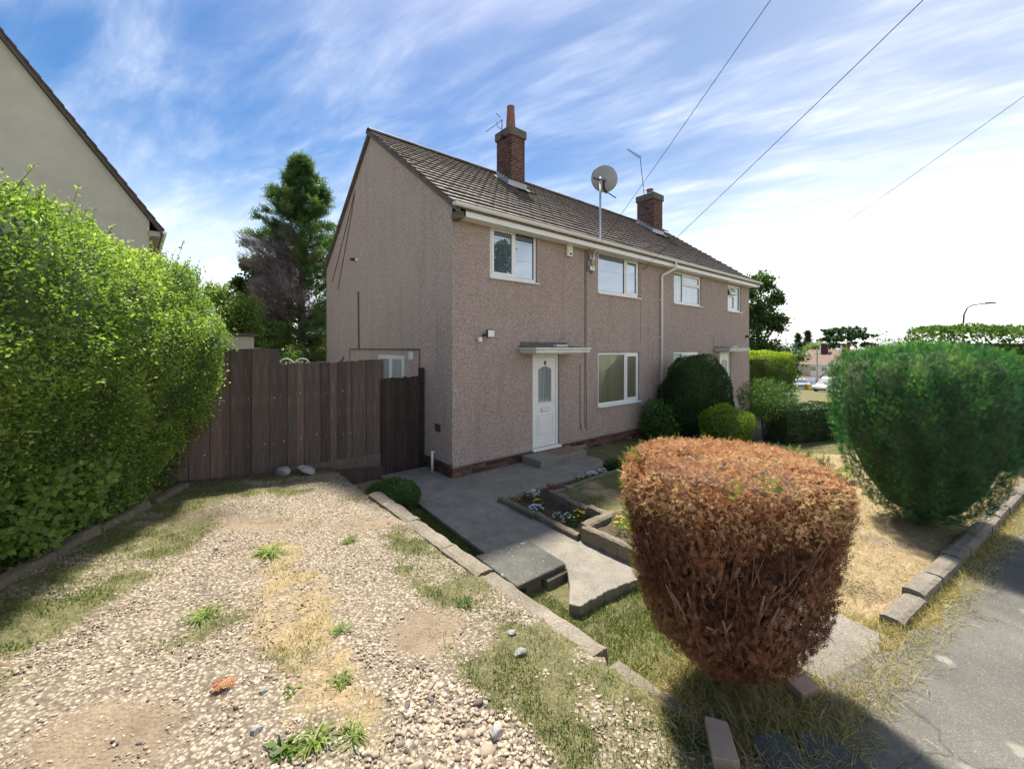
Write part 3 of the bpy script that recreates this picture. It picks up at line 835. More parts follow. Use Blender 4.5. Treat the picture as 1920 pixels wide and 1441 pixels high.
# ---- chimneys
def chimney(s0, s1, t0, t1, top, cap_h, pot_prof, pot_s):
    zb = roofz(t0) - .2
    ch = bx('chimney', M['mortar'], H, s0 + .008, s1 - .008, t0 + .008, t1 - .008, zb, top)
    bmh = MB().box(-.5, .5, 0, .1, 0, .060).mesh('brick', M['brick'])
    z = top - .07; r = 0
    while z > zb:
        for face in range(4):
            Lf = (s1 - s0) if face in (0, 2) else (t1 - t0)
            # stretchers and headers alternate so that corners interlock
            pos = 0.0; pieces = []
            seq = [.1, .215] if (r + face) % 2 else [.215, .215]
            first_ = seq[0]
            pieces.append((0, first_)); pos = first_ + .01
            while pos < Lf - .02:
                w = min(.215, Lf - pos); pieces.append((pos, pos + w)); pos += w + .01
            for a, b in pieces:
                if b - a < .03: continue
                m_, w_ = (a + b) / 2, b - a
                if face == 0: loc, rz = (s0 + m_, t0, z), 0
                elif face == 1: loc, rz = (s1, t0 + m_, z), math.pi / 2
                elif face == 2: loc, rz = (s0 + m_, t1, z), math.pi
                else: loc, rz = (s0, t0 + m_, z), -math.pi / 2
                tz = roofz(loc[1]) if loc[1] < RT else roofz(2 * RT - loc[1])
                if z + .07 < tz - .05: continue
                o = link(bpy.data.objects.new('brick', bmh), ch); o.location = loc; o.rotation_euler = (0, 0, rz); o.scale = (w_, .6, 1)
        z -= .075; r += 1
    e = .05
    cb = MB()
    cb.box(s0 - e, s1 + e, t0 - e, t1 + e, top + .001, top + cap_h)
    cb.build('chimney_cap', M['oldcement'], ch, bevel=.02)
    sc, tc_ = pot_s
    MB().prism([(sc - .2, tc_ - .2), (sc + .2, tc_ - .2), (sc + .2, tc_ + .2), (sc - .2, tc_ + .2)], top + cap_h + .001, top + cap_h + .03).build('flaunching', M['oldcement'], ch, bevel=.025)
    pt = MB(); pt.lathe(pot_prof, (sc, tc_, top + cap_h + .02), 20)
    pt.build('chimney_pot', M['terra'], ch, smooth=False)
    bo = pt
    # lead flashing: apron in front, stepped soakers at the sides
    fl = MB()
    zf = roofz(t0)
    fl.add([(s0 - .08, t0 - .012, zf + .20), (s1 + .08, t0 - .012, zf + .20), (s1 + .08, t0 - .016, zf + .045), (s0 - .08, t0 - .016, zf + .045),
            (s1 + .12, t0 - .20, roofz(t0 - .20) + .075), (s0 - .12, t0 - .20, roofz(t0 - .20) + .075)], [(0, 3, 2, 1), (3, 5, 4, 2)])
    fl.build('lead_apron', M['lead'], ch)
    for sd, sg in ((s0, -1), (s1, 1)):
        f2 = MB(); n = 5; dt = (t1 - t0) / n
        for i in range(n):
            ta, tb = t0 + i * dt, t0 + (i + 1) * dt + .02
            if ta > RT: break
            zt = roofz(tb) + .17
            f2.add([(sd + sg * .012, ta, roofz(ta) + .03), (sd + sg * .012, tb, roofz(tb) + .03), (sd + sg * .012, tb, zt), (sd + sg * .012, ta, zt - .03)], [(0, 1, 2, 3)])
        f2.add([(sd + sg * .013, t0 - .1, roofz(t0 - .1) + .07), (sd + sg * .013, t1, roofz(t1) + .07), (sd + sg * .13, t1, roofz(t1) + .068), (sd + sg * .13, t0 - .1, roofz(t0 - .1) + .068)], [(0, 1, 2, 3)])
        f2.build('lead_soaker', M['lead'], ch)
    return ch
chimney(3.80, 4.38, 2.95, 3.62, 8.88, .26, [(.165, 0), (.165, .03), (.155, .05), (.115, .72), (.12, .76), (.12, .79), (.09, .79), (.085, .55)], (4.09, 3.28))
chimney(11.62, 12.32, 2.95, 3.75, 8.78, .27, [(.14, 0), (.13, .04), (.125, .19), (.15, .2), (.15, .24), (.11, .24), (.105, .1)], (11.9, 3.3))

# ---- windows
def window(s0, s1, z0, z1, lay, gl, sill=True, plane=0.0, axis_='s', open_=None):
    """lay: list of (a0,a1,b0,b1,sash) panes as fractions of the opening; sash = opening light"""
    W_, H_ = s1 - s0, z1 - z0
    fr = MB(); d0, d1 = .035, .105
    b = .06
    w = MB()
    def B(mb, x0, x1, y0, y1, z0_, z1_):
        mb.box(x0, x1, y0, y1, z0_, z1_)
    f = MB()
    B(f, s0, s1, d0, d1, z0, z0 + b); B(f, s0, s1, d0, d1, z1 - b, z1)
    B(f, s0, s0 + b, d0, d1, z0 + b, z1 - b); B(f, s1 - b, s1, d0, d1, z0 + b, z1 - b)
    win = f.build('window', M['white'], H, bevel=.006)
    xs = sorted({a for p in lay for a in p[:2] if 0 < a < 1})
    for a in xs:
        bx('mullion', M['white'], win, s0 + a * W_ - .032, s0 + a * W_ + .032, d0 + .004, d1, z0 + b, z1 - b, bevel=.005)
    for a0, a1, b0, b1, sash in lay:
        x0 = s0 + a0 * W_ + (b if a0 == 0 else .032); x1 = s0 + a1 * W_ - (b if a1 == 1 else .032)
        y0 = z0 + b0 * H_ + (b if b0 == 0 else .025); y1 = z0 + b1 * H_ - (b if b1 == 1 else .025)
        g0 = .06
        tr = None
        if 0 < b0 < 1:
            bx('transom', M['white'], win, x0, x1, d0 + .006, d1, z0 + b0 * H_ - .025, z0 + b0 * H_ + .025)
        if sash:
            e = .052
            s_ = MB()
            yb, yt = .022, .07
            B(s_, x0 - .012, x1 + .012, yb, yt, y0 - .012, y0 + e); B(s_, x0 - .012, x1 + .012, yb, yt, y1 - e, y1 + .012)
            B(s_, x0 - .012, x0 + e, yb, yt, y0 + e, y1 - e); B(s_, x1 - e, x1 + .012, yb, yt, y0 + e, y1 - e)
            so_ = s_.build('sash', M['white'], win, bevel=.006)
            pn = bx('pane', M[gl], win, x0 + e, x1 - e, .052, .060, y0 + e, y1 - e)
            gk = MB(); q = .007
            for (u0, u1, v0, v1) in ((x0+e, x1-e, y0+e, y0+e+q), (x0+e, x1-e, y1-e-q, y1-e), (x0+e, x0+e+q, y0+e, y1-e), (x1-e-q, x1-e, y0+e, y1-e)):
                gk.box(u0, u1, .044, .0515, v0, v1)
            gk.build('gasket', M['rubber'], win)
            if sash == 'open':
                for o in (so_, pn, win.children[-1]):
                    o.location = (0, 0, 0)
                    hz_ = Vector((0, .04, y1))
                    mtx = Matrix.Translation(hz_) @ Matrix.Rotation(math.radians(-24), 4, 'X') @ Matrix.Translation(-hz_)
                    o.matrix_local = mtx
        else:
            bx('pane', M[gl], win, x0, x1, .066, .074, y0, y1)
            gk = MB(); q = .008
            for (u0, u1, v0, v1) in ((x0, x1, y0, y0+q), (x0, x1, y1-q, y1), (x0, x0+q, y0, y1), (x1-q, x1, y0, y1)):
                gk.box(u0, u1, .056, .0655, v0, v1)
            gk.build('gasket', M['rubber'], win)
    if sill:
        MB().prism([(-.055, z0 - .045), (.11, z0 - .045), (.11, z0 - .002), (.03, z0 - .002), (-.055, z0 - .02)], s0 - .03, s1 + .03, 'x').build('sill', M['white'], win)
    return win
window(.88, 2.15, 3.87, 4.92, [(0, .52, 0, 1, True), (.52, 1, 0, 1, False)], 'glass')
window(4.26, 6.06, 3.85, 4.89, [(0, .66, 0, 1, False), (.66, 1, 0, 1, True)], 'glass')
window(7.94, 9.69, 3.85, 4.84, [(0, .34, 0, 1, False), (.34, 1, 0, .62, False), (.34, 1, .62, 1, True)], 'glass_pale')
window(11.76, 12.91, 3.83, 4.80, [(0, .56, 0, .62, True), (.56, 1, 0, 1, False), (0, .56, .62, 1, 'open')], 'glass_pale')
window(4.26, 6.06, .98, 2.32, [(0, .66, 0, 1, False), (.66, 1, 0, 1, True)], 'glass_low')
window(7.91, 9.59, .98, 2.32, [(0, .34, 0, 1, False), (.34, 1, 0, 1, True)], 'glass_pale')
# trickle vent on the first window
bx('trickle_vent', M['white'], H, 1.0, 1.4, .018, .0345, 4.866, 4.888)
# gable window, on the wall of the passage
gwin = MB()
y0, y1, z0, z1 = 2.05, 3.52, 1.25, 2.27
gwin.box(-.03, .02, y0, y1, z0, z0 + .06).box(-.03, .02, y0, y1, z1 - .09, z1).box(-.03, .02, y0, y0 + .10, z0 + .06, z1 - .09).box(-.03, .02, y1 - .10, y1, z0 + .06, z1 - .09).box(-.03, .02, 2.70, 2.84, z0 + .06, z1 - .09)
gw = gwin.build('window', M['white'], H, bevel=.006)
bx('pane', M['glass_pale'], gw, -.012, -.004, 2.15, 2.70, z0 + .06, z1 - .09); bx('pane', M['glass_pale'], gw, -.012, -.004, 2.84, 3.42, z0 + .06, z1 - .09)
gl_ = MB()
for k in range(12):
    zz = z0 + .08 + k * .07
    gl_.box(-.0135, -.0122, 2.16, 2.69, zz, zz + .006).box(-.0135, -.0122, 2.85, 3.41, zz, zz + .006)
gl_.build('blind_slats', M['cable'], gw)

# ---- front door
def door(s0, s1, z0, z1, number, glazed=True):
    f = MB()
    f.box(s0, s0 + .065, .03, .11, z0, z1).box(s1 - .065, s1, .03, .11, z0, z1).box(s0 + .065, s1 - .065, .03, .11, z1 - .07, z1)
    d = f.build('door', M['white'], H, bevel=.006)
    a, b, lo, hi = s0 + .07, s1 - .07, z0 + .03, z1 - .075
    lf = MB()
    yb, yt = .045, .09
    wz0, wz1 = lo + .98, hi - .25           # glazed opening
    px0, px1 = a + .13, b - .13
    lf.box(a, px0, yb, yt, lo, hi).box(px1, b, yb, yt, lo, hi).box(px0, px1, yb, yt, lo, wz0).box(px0, px1, yb, yt, wz1 + .06, hi)
    # arched head of the light
    n = 10; arch = [(px0, wz1 + .06), (px0, wz1 - .02)]
    for i in range(n + 1):
        u = i / n; arch.append((px0 + (px1 - px0) * u, wz1 - .02 + .075 * math.sin(math.pi * u)))
    arch += [(px1, wz1 + .06)]
    lf.prism(arch[::-1], yb, yt, 'y')
    leaf = lf.build('door_leaf', M['white'], d)
    gk = MB(); q = .007
    for (u0, u1, v0, v1) in ((a - .005, a, lo, hi), (b, b + .005, lo, hi), (a, b, hi, hi + .005)): gk.box(u0, u1, .05, .06, v0, v1)
    gk.build('gasket', M['rubber'], d)
    bx('pane', M['glass_pale'], d, px0 - .01, px1 + .01, .062, .068, wz0 - .01, wz1 + .058)
    # raised mouldings
    def rim(name, x0, x1, zA, zB, w=.018, y=.034):
        m = MB(); m.box(x0, x1, y, yb - .0005, zA, zA + w).box(x0, x1, y, yb - .0005, zB - w, zB).box(x0, x0 + w, y, yb - .0005, zA + w, zB - w).box(x1 - w, x1, y, yb - .0005, zA + w, zB - w)
        m.build(name, M['white'], d, bevel=.006)
    rim('moulding', a + .09, b - .09, lo + .20, lo + .72)
    bx('door_panel', M['white'], d, a + .15, b - .15, .036, yb - .0006, lo + .27, lo + .65, bevel=.012)
    rim('moulding', px0 - .02, px1 + .02, wz0 - .02, wz0, .012)
    bx('door_rail', M['white'], d, a + .06, b - .06, .038, yb - .0004, lo + .90, lo + .915)
    bx('door_rail', M['white'], d, a + .06, b - .06, .038, yb - .0004, lo + .10, lo + .115)
    lb = MB(); m0, m1 = (a + b) / 2 - .13, (a + b) / 2 + .13
    lb.box(m0, m1, .032, yb - .0007, lo + .775, lo + .86)
    l = lb.build('letterbox', M['galv'], d, bevel=.004)
    bx('flap', M['white'], d, m0 + .02, m1 - .012, .026, .0315, lo + .79, lo + .848, bevel=.003)
    hd = MB(); hd.box(b - .055, b - .015, .034, yb - .0008, lo + .86, lo + 1.08).box(b - .16, b - .025, -.002, .012, lo + 1.0, lo + 1.022).box(b - .042, b - .028, .012, .034, lo + 1.0, lo + 1.022)
    hd.build('door_handle', M['white'], d, bevel=.004)
    bx('doorbell', M['white'], d, s1 - .05, s1 - .02, .016, .0295, z0 + 1.30, z0 + 1.40, bevel=.005)
    MB().prism([(-.065, z0 - .03), (.11, z0 - .03), (.11, z0 + .028), (.03, z0 + .028), (-.065, z0 + .0)], s0 - .03, s1 + .03, 'x').build('threshold', M['white'], d)
    if number:
        cu = bpy.data.curves.new('house_number', 'FONT'); cu.body = number; cu.size = .13; cu.align_x = 'CENTER'; cu.extrude = .004; cu.bevel_depth = .0015
        cu.materials.append(M['black'])
        tmp = bpy.data.objects.new('tmp', cu); COL.objects.link(tmp)
        bpy.context.view_layer.update()
        me = bpy.data.meshes.new_from_object(tmp.evaluated_get(bpy.context.evaluated_depsgraph_get()))
        bpy.data.objects.remove(tmp)
        no = link(bpy.data.objects.new('house_number', me), d)
        no.location = ((a + b) / 2, yb - .006, hi - .165); no.rotation_euler = (math.pi / 2, 0, 0)
    return d
door(2.03, 2.84, .215, 2.30, '8')
door(11.12, 11.98, .215, 2.30, None)
st = MB().box(1.70, 3.12, -.60, -.012, -.05, .165)
stp_ = st.build('doorstep', M['path'], H, bevel=.01)
bx('tile_mat', simple('red_brown_step_tile', (.16, .10, .065), (.24, .16, .11), 6, .8), stp_, 2.3, 3.0, -.55, -.03, .1652, .169)
# ---- canopies
def canopy(s0, s1, name='porch_canopy'):
    c = MB().box(s0 + .03, s1 - .03, -.52, -.002, 2.335, 2.405).build(name, M['agedwhite'], H, bevel=.006)
    bx('canopy_edge', M['agedwhite'], c, s0, s1, -.55, -.002, 2.407, 2.447, bevel=.005)
    MB().prism([(-.54, 2.448), (-.002, 2.448), (-.002, 2.485)], s0 + .01, s1 - .01, 'x').build('canopy_felt', M['oldcement'], c)
    bx('canopy_upstand', M['agedwhite'], c, s0 + .85, s0 + 1.2, -.3, -.2, 2.468, 2.515)
    bx('canopy_soffit', M['agedwhite'], c, s0 + .1, s0 + 1.5, -.4, -.002, 2.305, 2.333, bevel=.006)
canopy(1.61, 3.34)
canopy(10.65, 12.35)
bx('render_patch', M['oldcement'], H, 1.66, 3.1, -.006, -.001, 2.49, 2.57)

# ---- small fittings on the walls (all fixed to the house)
bx('alarm_box', M['agedwhite'], H, 3.06, 3.25, -.075, -.002, 4.58, 4.86, bevel=.015)
bx('sounder_grille', M['black'], H, 3.12, 3.2, -.0765, -.0752, 4.62, 4.66)
fl = bx('floodlight', M['black'], H, .70, .88, -.15, -.10, 2.64, 2.80, bevel=.01); fl.rotation_euler = (0, 0, 0)
bx('lens', M['white'], fl, .715, .865, -.1535, -.1505, 2.655, 2.785)
MB().tube([(.79, -.10, 2.72), (.72, -.05, 2.70), (.68, -.003, 2.68)], .02, 8).build('lamp_arm', M['black'], fl)
bx('motion_sensor', M['white'], H, .55, .64, -.08, -.002, 2.55, 2.65, bevel=.02)
MB().tube([(3.80, -.012, 4.80), (3.80, -.012, 3.2), (3.79, -.012, 2.0), (3.81, -.014, 1.1), (3.80, -.012, .42)], .011, 6).build('aerial_cable', M['cable'], H, smooth=True)
MB().tube([(3.74, -.008, 4.83), (3.74, -.008, .5)], .008, 6).build('cable_duct', M['brownpipe'], H)
MB().tube([(3.56, -.008, 2.05), (3.56, -.008, .58)], .007, 6).build('pipe', M['brownpipe'], H)
bx('socket_box', M['cable'], H, 3.58, 3.68, -.05, -.002, .48, .62, bevel=.008)
for sx, za, zb in ((6.12, 4.83, 2.6), (6.72, 2.6, .25), (10.6, 2.9, 1.0)):
    MB().tube([(sx, -.003, za), (sx, -.003, zb)], .004, 5).build('render_joint', M['brownpipe'], H)
MB().tube([(6.40, -.03, 4.80), (6.38, -.05, 4.74), (6.2, -.02, 4.66)], .01, 6).build('wire_bracket', M['darkmetal'], H)
bx('wall_camera', M['black'], H, 13.3, 13.42, -.14, -.01, 2.86, 2.94, bevel=.02)
# gable: outline of a removed lean-to, pipes, vents, camera
MB().box(-.035, -.002, 1.30, 5.75, 2.395, 2.425).build('flashing_strip', M['oldcement'], H)
MB().tube([(-.015, 1.30, 2.42), (-.015, 1.30, 1.9)], .012, 6).build('pipe', M['brownpipe'], H)
MB().tube([(-.03, 5.0, 4.02), (-.03, 4.95, 2.43)], .02, 8).build('pipe', M['brownpipe'], H)
MB().tube([(-.015, 5.75, 2.40), (-.015, 5.75, 1.5)], .008, 6).build('pipe', M['brownpipe'], H)
for a, b in (((5.3, 6.95), (7.5, 4.6)), ((5.35, 6.8), (6.9, 4.3))):
    MB().tube([(-.012, a[0], a[1]), (-.012, (a[0]*2+b[0])/3, (a[1]*2+b[1])/3 - .03), (-.012, (a[0]+2*b[0])/3, (a[1]+2*b[1])/3 - .03), (-.012, b[0], b[1])], .011, 5).build('cable', M['brownpipe'], H)
gc = MB().lathe([(.06, 0), (.06, .02), (.045, .05), (0.02, .07)], (0, 0, 0), 12).build('wall_camera', M['white'], H, smooth=True, loc=(-.002, 5.12, 4.93), rot=(0, -math.pi / 2, 0))
MB().tube([(-.07, 5.12, 4.93), (-.14, 5.25, 4.95)], .045, 10).build('camera_head', M['black'], H, smooth=True)
bx('sensor_box', M['white'], H, -.06, -.002, 1.58, 1.74, 2.18, 2.36, bevel=.01)
vb = bx('air_brick', M['brownpipe'], H, -.008, -.001, .43, .65, .80, .95)
for k in range(3):
    for j in range(3): bx('slot', M['rubber'], vb, -.0092, -.0082, .45 + j * .065, .49 + j * .065, .815 + k * .045, .845 + k * .045)
MB().tube([(-.09, .6, .0), (-.09, .6, .42)], .028, 10).build('waste_pipe', M['gutter'], H, smooth=True)
MB().tube([(-.09, .6, .38), (-.02, .6, .40)], .012, 8).build('overflow', M['gutter'], H)

# ---- satellite dish on its tall pole
dp = L2W(3.92, -.32)
Dn = thing('satellite_dish', 'grey satellite dish on tall galvanised pole fixed under the gutter', 'satellite dish', (dp[0], dp[1], 4.0), HROT)
MB().tube([(0.05, .28, .28), (0.03, .26, .62), (.0, .10, .90), (0, .02, 1.0), (0, 0, 1.12), (0, -.02, 2.55)], .026, 10).build('pole', M['galv'], Dn, smooth=True)
for z in (.35, .62): bx('bracket', M['galv'], Dn, -.06, .12, .25, .318, z, z + .10)
# dish disc: shallow paraboloid seen from behind
dm = MB(); n = 28; rings = 7
for i in range(rings + 1):
    r = .345 * i / rings
    for k in range(n):
        a = 2 * math.pi * k / n
        dm.v.append((r * math.cos(a) * 1.0, r * math.sin(a) * .95, -.55 * (.345 ** 2 - r * r)))
for i in range(rings):
    for k in range(n): dm.f.append((i*n+k, i*n+(k+1) % n, (i+1)*n+(k+1) % n, (i+1)*n+k))
dd = dm.build('dish', M['dish'], Dn, smooth=True)
sm_ = dd.modifiers.new('thick', 'SOLIDIFY'); sm_.thickness = .012
tocam = Vector((0, 0, CAMZ)) - Vector((dp[0], dp[1], 6.6))
face = Vector((-.15, 1.0, .18))                   # dish looks away over the roof
fl_ = face.copy(); fl_.rotate(Matrix.Rotation(-HROT, 3, 'Z'))
dd.rotation_mode = 'QUATERNION'; dd.rotation_quaternion = fl_.to_track_quat('Z', 'Y')
dd.location = (.33, .12, 2.64)
MB().tube([(-.28, -.05, 2.44), (.22, .0, 2.52)], .028, 6).build('cross_arm', M['black'], Dn)
MB().tube([(.13, -.01, 2.5), (.13, -.02, 2.30), (.20, -.06, 2.20)], .034, 6).build('mount', M['black'], Dn)
MB().tube([(.16, -.02, 2.26), (.30, -.25, 2.05)], .013, 6).build('feed_arm', M['black'], Dn)
MB().tube([(0.02, .0, 1.05), (-.10, .1, .92), (-.16, .24, .80), (-.15, .28, .3)], .009, 6).build('lead', M['wire'], Dn, smooth=True)

# ---- TV aerials on the chimneys
def aerial(name, label, base, mast, boom, n_el, el_len, extra=None):
    A_ = thing(name, label, 'aerial', base, HROT, 'roof aerials')
    MB().tube([(0, 0, 0), mast], .014, 6).build('mast', M['darkmetal'], A_)
    b0_, b1_ = Vector(boom[0]), Vector(boom[1])
    MB().tube([b0_, b1_], .011, 6).build('boom', M['darkmetal'], A_)
    d = (b1_ - b0_).normalized(); sd = d.cross(Vector((0, 0, 1))).normalized()
    em = MB()
    for k in range(n_el):
        c = b0_ + (b1_ - b0_) * (k + .5) / n_el
        w = el_len * (1 - .4 * k / n_el)
        em.tube([c - sd * w, c + sd * w], .005, 4)
    em.build('elements', M['darkmetal'], A_)
    MB().box(-.05, .16, -.03, .03, -.03, .05).build('clamp', M['darkmetal'], A_)
    if extra: extra(A_)
    return A_
x_, y_ = L2W(3.68, 3.2)
def ex1(a):
    MB().tube([(-.20, 0, .36), (-.17, 0, .24), (-.03, 0, .22)], .009, 5).build('brace', M['darkmetal'], a)
    MB().tube([(-.22, 0, .62), (-.02, .05, .60)], .010, 5).build('reflector', M['darkmetal'], a)
aerial('tv_aerial', 'black aerial slanting down from the left of the taller chimney', (x_, y_, 8.86), (.0, 0, .52), ((-.0, 0, .50), (-.78, -.25, -.22)), 1, .02, ex1)
x_, y_ = L2W(11.42, 3.2)
def ex2(a):
    MB().tube([(-.12, 0, .95), (-.36, -.1, .58)], .010, 5).build('stay', M['darkmetal'], a)
aerial('tv_aerial', 'tall thin mast with horizontal aerial beside the shorter chimney', (x_, y_, 8.40), (-.42, 0, 2.05), ((-.40, 0, 2.0), (-1.75, -.3, 1.82)), 14, .10, ex2)

# ---- overhead wires
def wire(name, label, pts, r=.006):
    P = [Vector(p) for p in pts]
    out = []
    for a, b in zip(P[:-1], P[1:]):
        for k in range(12): out.append(a.lerp(b, k / 12))
    out.append(P[-1])
    Lt = (P[-1] - P[0]).length
    for i, q in enumerate(out):
        u = i / (len(out) - 1); q.z -= .10 * 4 * u * (1 - u) * Lt / 14
    o = MB().tube(out, r, 5).build(name, M['wire']); tag(o, label, 'wire', 'overhead wires')
A1 = L2W(3.95, -.33); wire('overhead_wire', 'steep overhead wire running to the eaves beside the satellite dish', [(A1[0], A1[1], 4.98), (3.13, 5, 6.72), (4.5, -.2, 8.6)], .0045)
A2_ = L2W(6.40, -.04); wire('overhead_wire', 'middle overhead wire crossing to the eaves bracket left of the downpipe', [(A2_[0], A2_[1], 4.8), (4.97, 5, 6.72), (5.9, -.2, 8.3)], .0055)
A3 = L2W(13.6, -.30); wire('overhead_wire', 'thin overhead wire furthest right against the white sky', [(A3[0], A3[1], 4.95), (7.52, 6, 6.25), (6.2, -.2, 7.4)], .004)

# ================================================================== FENCE AND GATE
FT = 1.12
fx_, fy_ = L2W(0, FT)
FE = thing('board_fence', 'dark brown close-board fence with a raised section next to the tall hedge', 'fence', (fx_, fy_, 0), HROT)
rf = random.Random(5)
def board(parent, x0, x1, z0, z1, mat, y=0, lean=0, name='board'):
    mb = MB()
    dz = rf.uniform(-.012, .012)
    mb.prism([(0, 0), (x1 - x0, 0), (x1 - x0, .020), (0, .013)], 0, 1, 'z')
    o = mb.build(name, mat, parent, loc=(x0, y, z0), rot=(0, lean, 0))
    for v in o.data.vertices:
        if v.co.z > .5: v.co.z = z1 + dz + (rf.uniform(-.006, .006)) - z0
    o.rotation_euler = (rf.uniform(-.006, .006), lean, rf.uniform(-.02, .02))
    return o
nailm = MB().lathe([(.005, 0), (.005, .003)], (0, 0, 0), 6).mesh('nail', M['agedwhite'])
x = -.92; k = 0
while x > -4.75:
    w = rf.uniform(.118, .148)
    x0 = x - w
    mid = (x0 + x) / 2
    gzv = T1(*L2W(mid, FT - .05))
    if mid > -2.62: top = 2.21 - .028 * (-.9 - mid)
    else: top = 2.43 + rf.uniform(-.01, .01)
    bot = gzv + (.16 if mid > -1.9 else (.08 if mid > -2.3 else .0)) - .02
    b = board(FE, x0 - .012, x + .004, bot, top, M['fence'], y=-.012 if k % 2 else .004, lean=rf.uniform(-.006, .006))
    for zz in (.95, 1.72):
        if rf.random() < .75:
            n = link(bpy.data.objects.new('nail', nailm), b)
            n.location = (w / 2 + rf.uniform(-.03, .03), -.001, zz - bot + rf.uniform(-.04, .04) + .03 * mid); n.rotation_euler = (math.pi / 2, 0, 0)
            n.scale = (1, 1, 1) if rf.random() < .7 else (1.7, 1.7, 1)
    x = x0; k += 1
for xx in (-.90, -2.62, -4.3):
    bx('post', M['fence'], FE, xx - .05, xx + .05, .03, .13, -.1, 2.2 if xx > -3 else 2.4)
for zz in (.7, 1.45, 2.0):
    bx('rail', M['fence'], FE, -4.75, -.93, .022, .07, zz, zz + .07)
MB().prism([(-2.6, .16), (-.93, .10), (-.93, .42), (-2.6, .44)], -.03, -.014, 'y').build('gravel_board', M['greywood'], FE).data.materials[0] = M['fence']
MB().tube([(-1.66, .0, 2.17), (-1.62, -.01, 2.26), (-1.60, 0, 2.30)], [.03, .02, .004], 5).build('splinter', M['fence'], FE)
GA = thing('side_gate', 'narrow dark boarded side gate between the fence and the house', 'gate', (fx_, fy_, 0), HROT)
x = -.13; k = 0
while x > -.86:
    w = .088
    board(GA, x - w + .003, x, -.045 + rf.uniform(0, .015), 1.86 + rf.uniform(-.004, .004), M['gate'], y=-.05)
    x -= w; k += 1
for zz in (.3, 1.0, 1.6): bx('ledge', M['gate'], GA, -.85, -.14, -.027, .005, zz, zz + .09)
pst = bx('post', M['gate'], GA, -.115, -.02, -.055, .045, -.1, 2.0, bevel=.006)
MB().prism([(-.115, 2.001), (-.02, 2.001), (-.03, 2.03), (-.10, 2.04)], -.05, .04, 'y').build('post_cap', M['gate'], GA)
MB().prism([(-1.95, -.12), (-.88, -.15), (-.88, .18), (-1.95, .28)], -.09, -.06, 'y').build('retaining_board', M['fence'], GA)

# two rocks and small things at the foot of the fence
def rock(name, label, loc, sz, seed, mat, cat='rock', rz=0, group=None):
    r = np.random.default_rng(seed)
    import bmesh
    bm_ = bmesh.new(); bmesh.ops.create_icosphere(bm_, subdivisions=3, radius=1)
    P = np.array([v.co[:] for v in bm_.verts])
    for _ in range(9):                                # cleave flat faces
        d = r.normal(size=3); d /= np.linalg.norm(d); c = r.uniform(.55, .8)
        h = P @ d; P -= np.outer(np.clip(h - c, 0, None), d)
    P += (fbm(P, 3, seed)[:, None] - .5) * .10 * P
    for v, p in zip(bm_.verts, P): v.co = p * np.array(sz)
    me = bpy.data.meshes.new(name); bm_.to_mesh(me); bm_.free(); me.materials.append(mat)
    o = link(bpy.data.objects.new(name, me)); o.location = loc; o.rotation_euler = (r.uniform(-.3, .3), r.uniform(-.3, .3), rz)
    return tag(o, label, cat, group)
M['rock'] = concrete('grey_rock', (.22, .21, .20), (.46, .45, .43), 0, 9)
p = atz(528, 893, .36); rock('rock', 'pale flat rock lying at the foot of the fence, left of the pair', (p[0], p[1], T1(*p) + .06), (.17, .11, .085), 4, M['rock'], rz=-.5)
p = atz(573, 891, .35); rock('rock', 'grey rounded rock at the foot of the fence, right of the pair', (p[0], p[1], T1(*p) + .06), (.16, .11, .09), 9, M['rock'], rz=.3)

# ================================================================== LOW WALLS
def block_mesh(L, W, Hh, seed, nl=10, rough=.012):
    """a cast block with worn edges, length along x"""
    r = np.random.default_rng(seed)
    mb = MB(); nw, nh = 4, 3
    import bmesh
    bm_ = bmesh.new()
    bmesh.ops.create_grid(bm_, x_segments=1, y_segments=1, size=.5)
    bm_.free()
    sec = []
    for a in np.linspace(0, 1, nw + 1)[:-1]: sec.append((-W/2 + a * W, Hh))
    for a in np.linspace(0, 1, nh + 1)[:-1]: sec.append((W/2, Hh - a * Hh))
    for a in np.linspace(0, 1, nw + 1)[:-1]: sec.append((W/2 - a * W, 0))
    for a in np.linspace(0, 1, nh + 1)[:-1]: sec.append((-W/2, a * Hh))
    sec = sec[::-1]
    m_ = len(sec)
    V = []
    for i in range(nl + 1):
        x = -L/2 + L * i / nl
        for (y, z) in sec: V.append((x, y, z))
    V = np.array(V)
    nz = (fbm(V + seed * 3.1, 9, seed)[:, None] - .5)
    cor = ((np.abs(np.abs(V[:, 1]) - W/2) < 1e-4) & (np.abs(V[:, 2] - Hh) < 1e-4))
    V = V + nz * rough * 2 * np.stack([np.zeros(len(V)), np.sign(V[:, 1] + 1e-9), np.ones(len(V))], 1)
    V[cor, 1] *= .93; V[cor, 2] -= .008 + r.random(cor.sum()) * .012
    mb.v = [tuple(v) for v in V]
    for i in range(nl):
        for k in range(m_): mb.f.append((i*m_+k, i*m_+(k+1) % m_, (i+1)*m_+(k+1) % m_, (i+1)*m_+k))
    mb.f.append(tuple(range(m_))[::-1]); mb.f.append(tuple(nl*m_ + k for k in range(m_)))
    return mb
